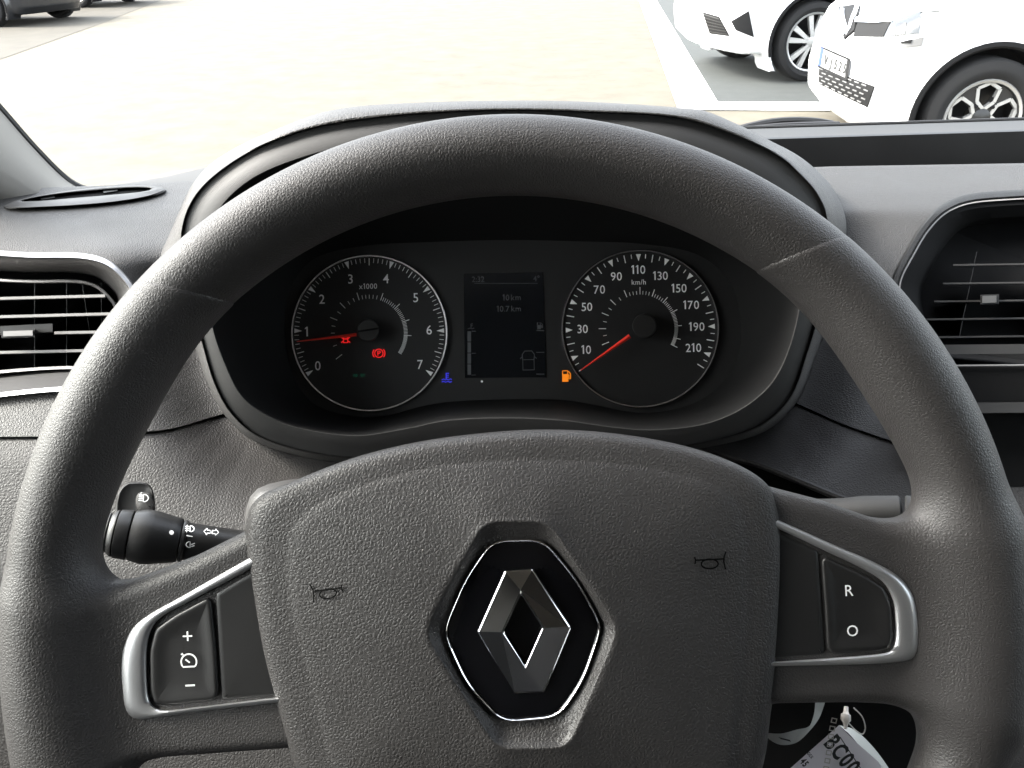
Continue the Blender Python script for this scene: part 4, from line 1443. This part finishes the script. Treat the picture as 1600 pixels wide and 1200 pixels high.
ZS = 26.0
spokeL = pre([(60, 945), (175, 925), (215, 905), (300, 872), (400, 822), (520, 765), (520, 1165), (446, 1172), (225, 1188), (120, 1215), (60, 1215)], ZS - 12)
spokeR = pre([(1120, 740), (1205, 762), (1290, 784), (1370, 812), (1440, 830), (1560, 830), (1560, 1120), (1440, 1104), (1330, 1100), (1200, 1102), (1120, 1105)], ZS - 12)
hubp = [(440, 800), (600, 730), (1030, 720), (1180, 780), (1190, 1150), (1100, 1300), (600, 1310), (480, 1200)]
spokeB = [(700, 1250), (940, 1250), (960, 1720), (680, 1720)]


def wheel_sdf(x, y, z):
    dx, dy = x - WC[0], WC[1] - y
    rho = np.hypot(dx, dy)
    a = np.degrees(np.arctan2(dy, dx))
    g = np.exp(-((a - 33) / 13)**2) + np.exp(-((a - 152) / 13)**2)
    r = RT + 0.5 + 6 * g
    rcl = RC - 7 * g
    q = np.hypot((rho - rcl), z / 1.08) - r
    # seams with the upper grip
    n1 = np.array([48.0, 120.0]) / math.hypot(48, 120)
    e1 = -((x - 1195) * n1[0] + (y - 410) * n1[1])
    n2 = np.array([-20.0, 81.0]) / math.hypot(20, 81)
    e2 = -((x - 219) * n2[0] + (y - 431) * n2[1])
    ex = np.minimum(e1, e2)
    q = smax(q, ex, 14)
    for pts, zc, hz in ((spokeL, -6, ZS + 6), (spokeR, -6, ZS + 6)):
        s = extrude(sd_poly(x, y, pts), np.abs(z - zc) - hz, 24)
        q = smin(q, s, 95)
    s = extrude(sd_poly(x, y, hubp), np.abs(z + 20) - 34, 20)
    q = smin(q, s, 30)
    s = extrude(sd_poly(x, y, spokeB), np.abs(z + 12) - 26, 20)
    q = smin(q, s, 60)
    return q


V, f = surface_nets(wheel_sdf, (-60, 300, -90), (1670, 1790, 90), 5.0)
Vw = np.stack([(V[:, 0] - CU) * S_W, (CV - V[:, 1]) * S_W, -0.29 + V[:, 2] * S_W], -1) @ R3.T + np.array([0, 0, CAMH])
part('rim_and_spokes', Vw, f, M['rim'], whl, 80)
a_ = np.radians(np.linspace(40, 150, 120))
k_ = np.linspace(0, 2 * np.pi, 41)[:-1]
V = []
for a in a_:
    rr = RC + RT * np.cos(k_)
    zz = RT * 1.08 * np.sin(k_)
    u_, v_ = WC[0] + rr * math.cos(a), WC[1] - rr * math.sin(a)
    V.append(np.stack([(u_ - CU) * S_W, (CV - v_) * S_W, -0.29 + zz * S_W], -1) @ R3.T + np.array([0, 0, CAMH]))
part('upper_grip', np.concatenate(V), grid_faces(120, 40, True, flip=True), M['rim'], whl)

# airbag cover
PC = (820.0, 985.0)
TP = np.linspace(-np.pi, np.pi, 321)[:-1]
Oo = cr([(383, 850), (388, 800), (408, 774), (450, 755), (550, 716), (650, 691), (750, 677), (850, 671), (950, 676), (1050, 692), (1125, 714), (1180, 741), (1207, 768), (1220, 810), (1223, 870), (1221, 940), (1216, 1020), (1205, 1110), (1188, 1210), (1140, 1290), (1000, 1340), (820, 1352), (640, 1340), (520, 1290), (463, 1200), (432, 1110), (410, 1030), (394, 940)], 400, True)
Fo = cr([(455, 880), (462, 830), (500, 792), (600, 752), (700, 730), (820, 722), (950, 728), (1060, 745), (1130, 770), (1158, 820), (1163, 900), (1160, 1000), (1150, 1120), (1130, 1230), (1000, 1280), (820, 1290), (640, 1280), (540, 1230), (505, 1130), (478, 1020), (460, 950)], 400, True)
hexo = [(767, 843), (850, 841), (902, 904), (940, 973), (938, 994), (913, 1065), (874, 1123), (783, 1131), (727, 1070), (694, 998), (695, 975), (724, 906)]
Bo = resample(rounded(hexo, 26), 400)
reco = [(757, 817), (856, 817), (961, 975), (957, 1003), (887, 1166), (777, 1168), (671, 1000), (672, 973)]
Ro = resample(rounded(reco, 24), 400)
rO, rF, rR, rB = [polar(q, PC, TP) for q in (Oo, Fo, Ro, Bo)]
LP = []


def ploop(r, z):
    LP.append(W(PC[0] + r * np.cos(TP), PC[1] - r * np.sin(TP), z))


ZF = 68
for r, z in ((rO * 0.985, -16), (rO - 1, 0), (rO, 12), (rO - 2, 24), (rO - 7, 33), (rO - 16, 39)):
    ploop(r, z)
ZE = 47.0                                   # height of the front face's edge; it domes up to ZF + 10 at the badge
zdome = lambda t: ZE + (ZF + 10 - ZE) * (1.35 * t - 0.35 * t * t)
for t in (0.35, 0.6, 0.8, 0.92):
    ploop((rO - 16) * (1 - t) + rF * t, 39 + (ZE - 1 - 39) * t)
ploop(rF, ZE + 0.1)
for t in (0.06, 0.12, 0.25, 0.4, 0.55, 0.7, 0.85, 0.95):
    ploop(rF * (1 - t) + rR * t, zdome(t))
ploop(rR + 2.5, ZF + 10.2)
ploop(rR, ZF + 8.8)
ploop(rR - 2, ZF + 6)
for t in (0.33, 0.66, 1.0):
    ploop((rR - 2) * (1 - t) + (rB + 1) * t, ZF + 6 - 15 * t)
ploop(rB * 0.95, ZF - 12)
ploop(rB * 0.5, ZF - 12)
air = part('airbag_cover', np.concatenate(LP), grid_faces(len(LP), 320, True), M['pad'], whl, 70)

# badge: gloss plate, chrome rim, folded diamond
ZB = ZF - 6
V, f = pillow(Bo, [(0, ZB - 14), (0, ZB - 1), (0.5, ZB + 2), (1.6, ZB + 4.4), (3, ZB + 5.2), (4.3, ZB + 4.2), (5, ZB + 2), (5.1, ZB - 4)], lambda u, v, z: W(u, v, z), False)
bdg = part('badge', *pillow(inset(Bo, 4.2), [(0, ZB - 5), (0.4, ZB + 0.8), (2, ZB + 1.6), (2, ZB + 2.4, 0.5)], lambda u, v, z: W(u, v, z)), M['gloss'], whl)
part('badge_rim', V, f, M['chrome'], bdg)
dia = {'tl': (787.7, 891, 5), 'tr': (832.7, 888, 9), 'r': (893, 980, 5), 'br': (850.7, 1082.7, 5), 'bl': (803, 1084, 9), 'l': (745, 986.7, 5), 'it': (814, 929, 17), 'ir': (847, 981, 17), 'ib': (820.5, 1041, 17), 'il': (787, 988, 17)}
nm = list(dia)
top_v3 = [W(u, v, ZB + 4 + z) for u, v, z in dia.values()]
bot_v3 = [W(u, v, ZB - 2) for u, v, z in dia.values()]
ix = {n_: i for i, n_ in enumerate(nm)}
F4 = [['tl', 'it', 'il', 'l'], ['tl', 'tr', 'it'], ['tr', 'r', 'ir', 'it'], ['r', 'br', 'ib', 'ir'], ['br', 'bl', 'ib'], ['l', 'il', 'ib', 'bl']]
fa = [[ix[q] for q in s][::-1] for s in F4]
outer, innr = ['tl', 'tr', 'r', 'br', 'bl', 'l'], ['it', 'ir', 'ib', 'il']
for ring_ in (outer, innr):
    for i in range(len(ring_)):
        a, b = ix[ring_[i]], ix[ring_[(i + 1) % len(ring_)]]
        fa.append([a, b, b + 10, a + 10] if ring_ is outer else [b, a, a + 10, b + 10])
do = part('diamond', np.array(top_v3 + bot_v3), fa, M['chrome'], bdg, False)
bv = do.modifiers.new('bevel', 'BEVEL')
bv.width, bv.segments, bv.limit_method = 0.0008, 3, 'ANGLE'

# embossed horn symbols
horn = [arc(-0.05, -0.14, 0.6, 5, 365, 22, 0.34), [(-1.05, 0.14), (0.0, 0.16), (0.92, 0.2)], [(1.12, 0.72), (0.98, 0.35), (0.95, 0.0), (1.06, -0.55)], [(-1.12, 0.36), (-1.05, 0.14), (-1.1, -0.12)]]
for uv, rot, fl in (((511, 925), 9, -1), ((1110, 878), 1, 1)):
    V, f = strokes([np.asarray(l) * np.array([fl, 1]) for l in horn], 0.11)
    c, s = math.cos(math.radians(rot)), math.sin(math.radians(rot))
    u_ = uv[0] + (V[:, 0] * c - V[:, 1] * s) * 22
    v_ = uv[1] - (V[:, 0] * s + V[:, 1] * c) * 22
    # height of the cover under each point
    th = np.arctan2(PC[1] - v_, u_ - PC[0])
    r_ = np.hypot(u_ - PC[0], v_ - PC[1])
    ff, fr_ = np.interp(th, TP, rF), np.interp(th, TP, rR)
    oo = np.interp(th, TP, rO) - 16
    t = np.clip((ff - r_) / (ff - fr_), 0, 1)
    z = np.where(r_ <= ff, zdome(t), 39 + (ZE - 1 - 39) * np.clip((oo - r_) / np.maximum(oo - ff, 1), 0, 1))
    part('horn_symbol', W(u_, v_, z + 2.2), f, M['emboss'], air, False)


# silver trims, panels and buttons on the spokes
def band(name, outer, inner, n=90):
    a, b = cr(outer, n), cr(inner, n)
    L_ = []
    for t, z in ((0, ZS - 8), (0.0, ZS + 2), (0.06, ZS + 5), (0.3, ZS + 8), (0.7, ZS + 8.5), (0.94, ZS + 6), (1.0, ZS + 3), (1.0, ZS - 10)):
        q = a * (1 - t) + b * t
        L_.append(W(q[:, 0], q[:, 1], z))
    bp_ = W(a[:, 0] * 0.97 + b[:, 0] * 0.03, a[:, 1] * 0.97 + b[:, 1] * 0.03, ZS - 5)
    part('spoke_recess', bp_, [list(range(n))], M['black'], whl, False)
    return part(name, np.concatenate(L_), grid_faces(len(L_), n), M['satin'], whl, 60)


band('spoke_trim', [(470, 828), (382, 876), (277, 935.6), (235, 959), (208, 981), (194, 1010), (189.5, 1040), (190.5, 1075), (194, 1104), (201, 1117), (214, 1123), (240, 1121.5), (300, 1113), (420, 1099.5), (500, 1090)],
     [(470, 845), (382, 894), (290, 943), (258, 960), (240, 977), (231, 1002), (229, 1035), (230, 1070), (232, 1090), (237, 1101), (247, 1108), (264, 1109.5), (310, 1104.5), (420, 1091), (500, 1082)])
band('spoke_trim', [(1150, 785), (1221, 814.6), (1300, 850), (1367, 879), (1404, 901), (1427, 930), (1435, 967), (1436.5, 1000), (1434, 1019), (1427, 1029), (1412, 1033.5), (1350, 1038), (1214.6, 1041), (1150, 1043)],
     [(1150, 799), (1221, 828.5), (1290, 861), (1350, 890), (1380, 910), (1395, 937.5), (1399, 967), (1399.5, 993), (1397, 1009), (1391.5, 1017), (1381, 1020.5), (1345, 1024.5), (1214.6, 1033.5), (1150, 1036)])
wz = lambda u, v, z: W(u, v, z)


def plate(name, outline, steps, m, parent=whl, it=2, k=0.18):
    q = resample(chaikin(outline, it, k), 140)
    ar = 0.5 * np.sum(q[:, 0] * np.roll(q[:, 1], -1) - np.roll(q[:, 0], -1) * q[:, 1])
    V, f = pillow(q, steps, wz)
    return part(name, V, f, m, parent, 60)


btn = [(0, ZS - 8), (0.3, ZS + 1), (1.6, ZS + 4), (4, ZS + 5.5), (8, ZS + 5.2), (8, ZS + 4.0, 0.86), (8, ZS + 2.6, 0.72), (8, ZS + 2.0, 0.55), (8, ZS + 1.8, 0.3)]
flat = [(0, ZS - 8), (0.3, ZS + 1.5), (1.2, ZS + 2.4), (8, ZS + 2.6)]
plate('spoke_panel', [(337, 928), (382, 901), (480, 850), (480, 1080), (420, 1088), (347, 1093.5)], flat, M['dark'], it=1, k=0.04)
bl_ = plate('cruise_button', [(330, 930), (272, 961), (242, 983), (233.5, 1018), (235, 1080), (241, 1099), (262, 1102.5), (343, 1094.5), (338, 1010)], btn, M['dark'], it=2, k=0.12)
plate('spoke_panel', [(1150, 804), (1221, 836), (1278, 861), (1288.5, 1022), (1214, 1028), (1150, 1030)], flat, M['dark'], it=1, k=0.04)
br_ = plate('limiter_button', [(1282, 866), (1350, 897), (1381, 917), (1393, 945), (1395.5, 995), (1390, 1013), (1372, 1017), (1292, 1022), (1288, 945)], btn, M['dark'], it=2, k=0.12)


def wicon(name, lines, wd, uv, scale, rot, m, parent, z):
    V, f = strokes(lines, wd)
    part(name, at2d(V, uv, scale, rot, 0.29 - z * S_W), f, m, parent, False)


ZI = ZS + 7
wicon('plus_symbol', [[(-1, 0), (1, 0)], [(0, -1), (0, 1)]], 0.32, (293, 994), 7.4, 3, M['print'], bl_, ZI)
wicon('minus_symbol', [[(-1, 0), (1, 0)]], 0.36, (297, 1071), 7.4, 3, M['print'], bl_, ZI)
wicon('cruise_symbol', [np.concatenate([arc(0, 0, 1, -40, 220, 24), [[0.766, -0.643]]]), [(-0.42, 0.32), (0.12, -0.12)], [(-0.95, 0.95), (-0.8, 1.1), (-0.7, 0.9)]], 0.2, (295, 1034), 12, 3, M['print'], bl_, ZI)
for s, uv in (('R', (1327, 922)), ('O', (1332, 985))):
    v_, f = text2d(s, 0.95)
    part('letter', at2d(v_, uv, 18, 3, 0.29 - ZI * S_W), f, M['print'], br_, False)

# ------------------------------------------------------------------ key tags hanging below the right spoke
DT = 0.345
tag = thing('paper_tag', 'folded white paper tag with black digits hanging below the right spoke', 'tag', P(1320, 1130, DT))
tq = [(1311, 1133), (1233, 1202), (1150, 1330), (1330, 1420), (1420, 1260), (1372, 1190), (1338, 1160)]


def sheet(name, uvd, m, parent, th=0.0006):
    u_, v_, d_ = np.array(uvd, float).T
    a, b = P(u_, v_, d_), P(u_, v_, d_ + th)
    n_ = len(u_)
    f = [list(range(n_))[::-1], [n_ + i for i in range(n_)]] + [[i, (i + 1) % n_, n_ + (i + 1) % n_, n_ + i] for i in range(n_)]
    return part(name, np.concatenate([a, b]), f, m, parent, False)


sheet('front_leaf', [(u, v, DT + 0.0001 * (v - 1133) * 0.1) for u, v in tq], M['paper'], tag)
bk_ = cr([(1311, 1133), (1335, 1140), (1365, 1168), (1392, 1205), (1430, 1265)], 20)
bk2 = cr([(1311, 1133), (1330, 1150), (1352, 1178), (1380, 1215), (1415, 1270)], 20)
part('rear_leaf', np.concatenate([P(bk_[:, 0], bk_[:, 1], DT + 0.006), P(bk2[:, 0], bk2[:, 1], DT + 0.002)]), grid_faces(2, 20), M['greypaper'], tag)
for s, uv, cap, rt in (('BC0003', (1326, 1190), 27, -52), ('45', (1257, 1191), 11, -52), ('GGX', (1266, 1180), 5, -52)):
    v_, f = text2d(s, 0.68, 0.11)
    part('lettering', at2d(v_, uv, cap, rt, DT - 0.0012), f, M['ink'], tag, False)
ln = np.array([(1312, 1152), (1313, 1151), (1355, 1215), (1354, 1216)], float)
part('printed_line', P(ln[:, 0], ln[:, 1], DT - 0.001), [[0, 1, 2, 3]], M['ink'], tag, False)
slp = thing('paper_slip', 'curled grey paper slip left of the white tag', 'paper', P(1240, 1140, 0.352))
cu_ = cr([(1192, 1145), (1206, 1158), (1222, 1164), (1245, 1160), (1265, 1142), (1280, 1122), (1290, 1095)], 30)
cv_ = cr([(1204, 1146), (1222, 1146), (1245, 1140), (1264, 1135), (1270, 1122), (1273, 1108), (1274, 1090)], 30)
dd_ = 0.352 + 0.006 * np.sin(np.linspace(0, 2.4, 30))
V = np.concatenate([P(cv_[:, 0], cv_[:, 1], dd_), P(cu_[:, 0], cu_[:, 1], dd_ + 0.002), P(cu_[:, 0], cu_[:, 1], dd_ + 0.0026), P(cv_[:, 0], cv_[:, 1], dd_ + 0.0006)])
part('slip', V, grid_faces(4, 30, flip=True), M['greypaper'], slp)
part('smudge', P(np.array([1216, 1234, 1236, 1220.]), np.array([1151.5, 1156, 1159, 1155.]), 0.3535), [[0, 3, 2, 1]], M['ink'], slp, False)
key = thing('plastic_tie', 'clear plastic tie and bead holding the paper tags', 'tie', P(1320, 1110, 0.34))
V, f = turned(P(1322, 1104, 0.342), P(1321, 1139, 0.338), [(0, 0.0009), (0.2, 0.001), (0.32, 0.0014), (0.36, 0.002), (0.6, 0.0021), (0.75, 0.0011), (1.0, 0.0006)], 16)
part('bead', V, f, M['clearp'], key)
V, f = tube(P(*cr([(1334, 1106), (1347, 1120), (1352, 1137), (1348, 1147), (1338, 1142), (1326, 1130)], 30).T, 0.343), 0.00028, 6)
part('loop', V, f, M['clearp'], key)
strap = cr([(1304, 1122), (1299, 1145), (1296, 1170), (1290, 1205), (1280, 1260)], 12)
for i in range(11):
    p, q = strap[i], strap[i + 1]
    d = (q - p) / np.linalg.norm(q - p)
    n_ = np.array([-d[1], d[0]])
    qq = [p + n_ * 4.5, p - n_ * 4.5, p + d * 8 - n_ * 4.5, p + d * 8 + n_ * 4.5]
    iq = [p + d * 1.5 + n_ * 3, p + d * 1.5 - n_ * 3, p + d * 6.5 - n_ * 3, p + d * 6.5 + n_ * 3]
    u_ = np.array([x[0] for x in qq + iq])
    v_ = np.array([x[1] for x in qq + iq])
    part('strap_link', P(u_, v_, 0.3405), [[0, 1, 5, 4], [1, 2, 6, 5], [2, 3, 7, 6], [3, 0, 4, 7]], M['clearp'], key, False)
print('objects', len(bpy.data.objects), 'tris', sum(len(m.polygons) for m in bpy.data.meshes) * 2)
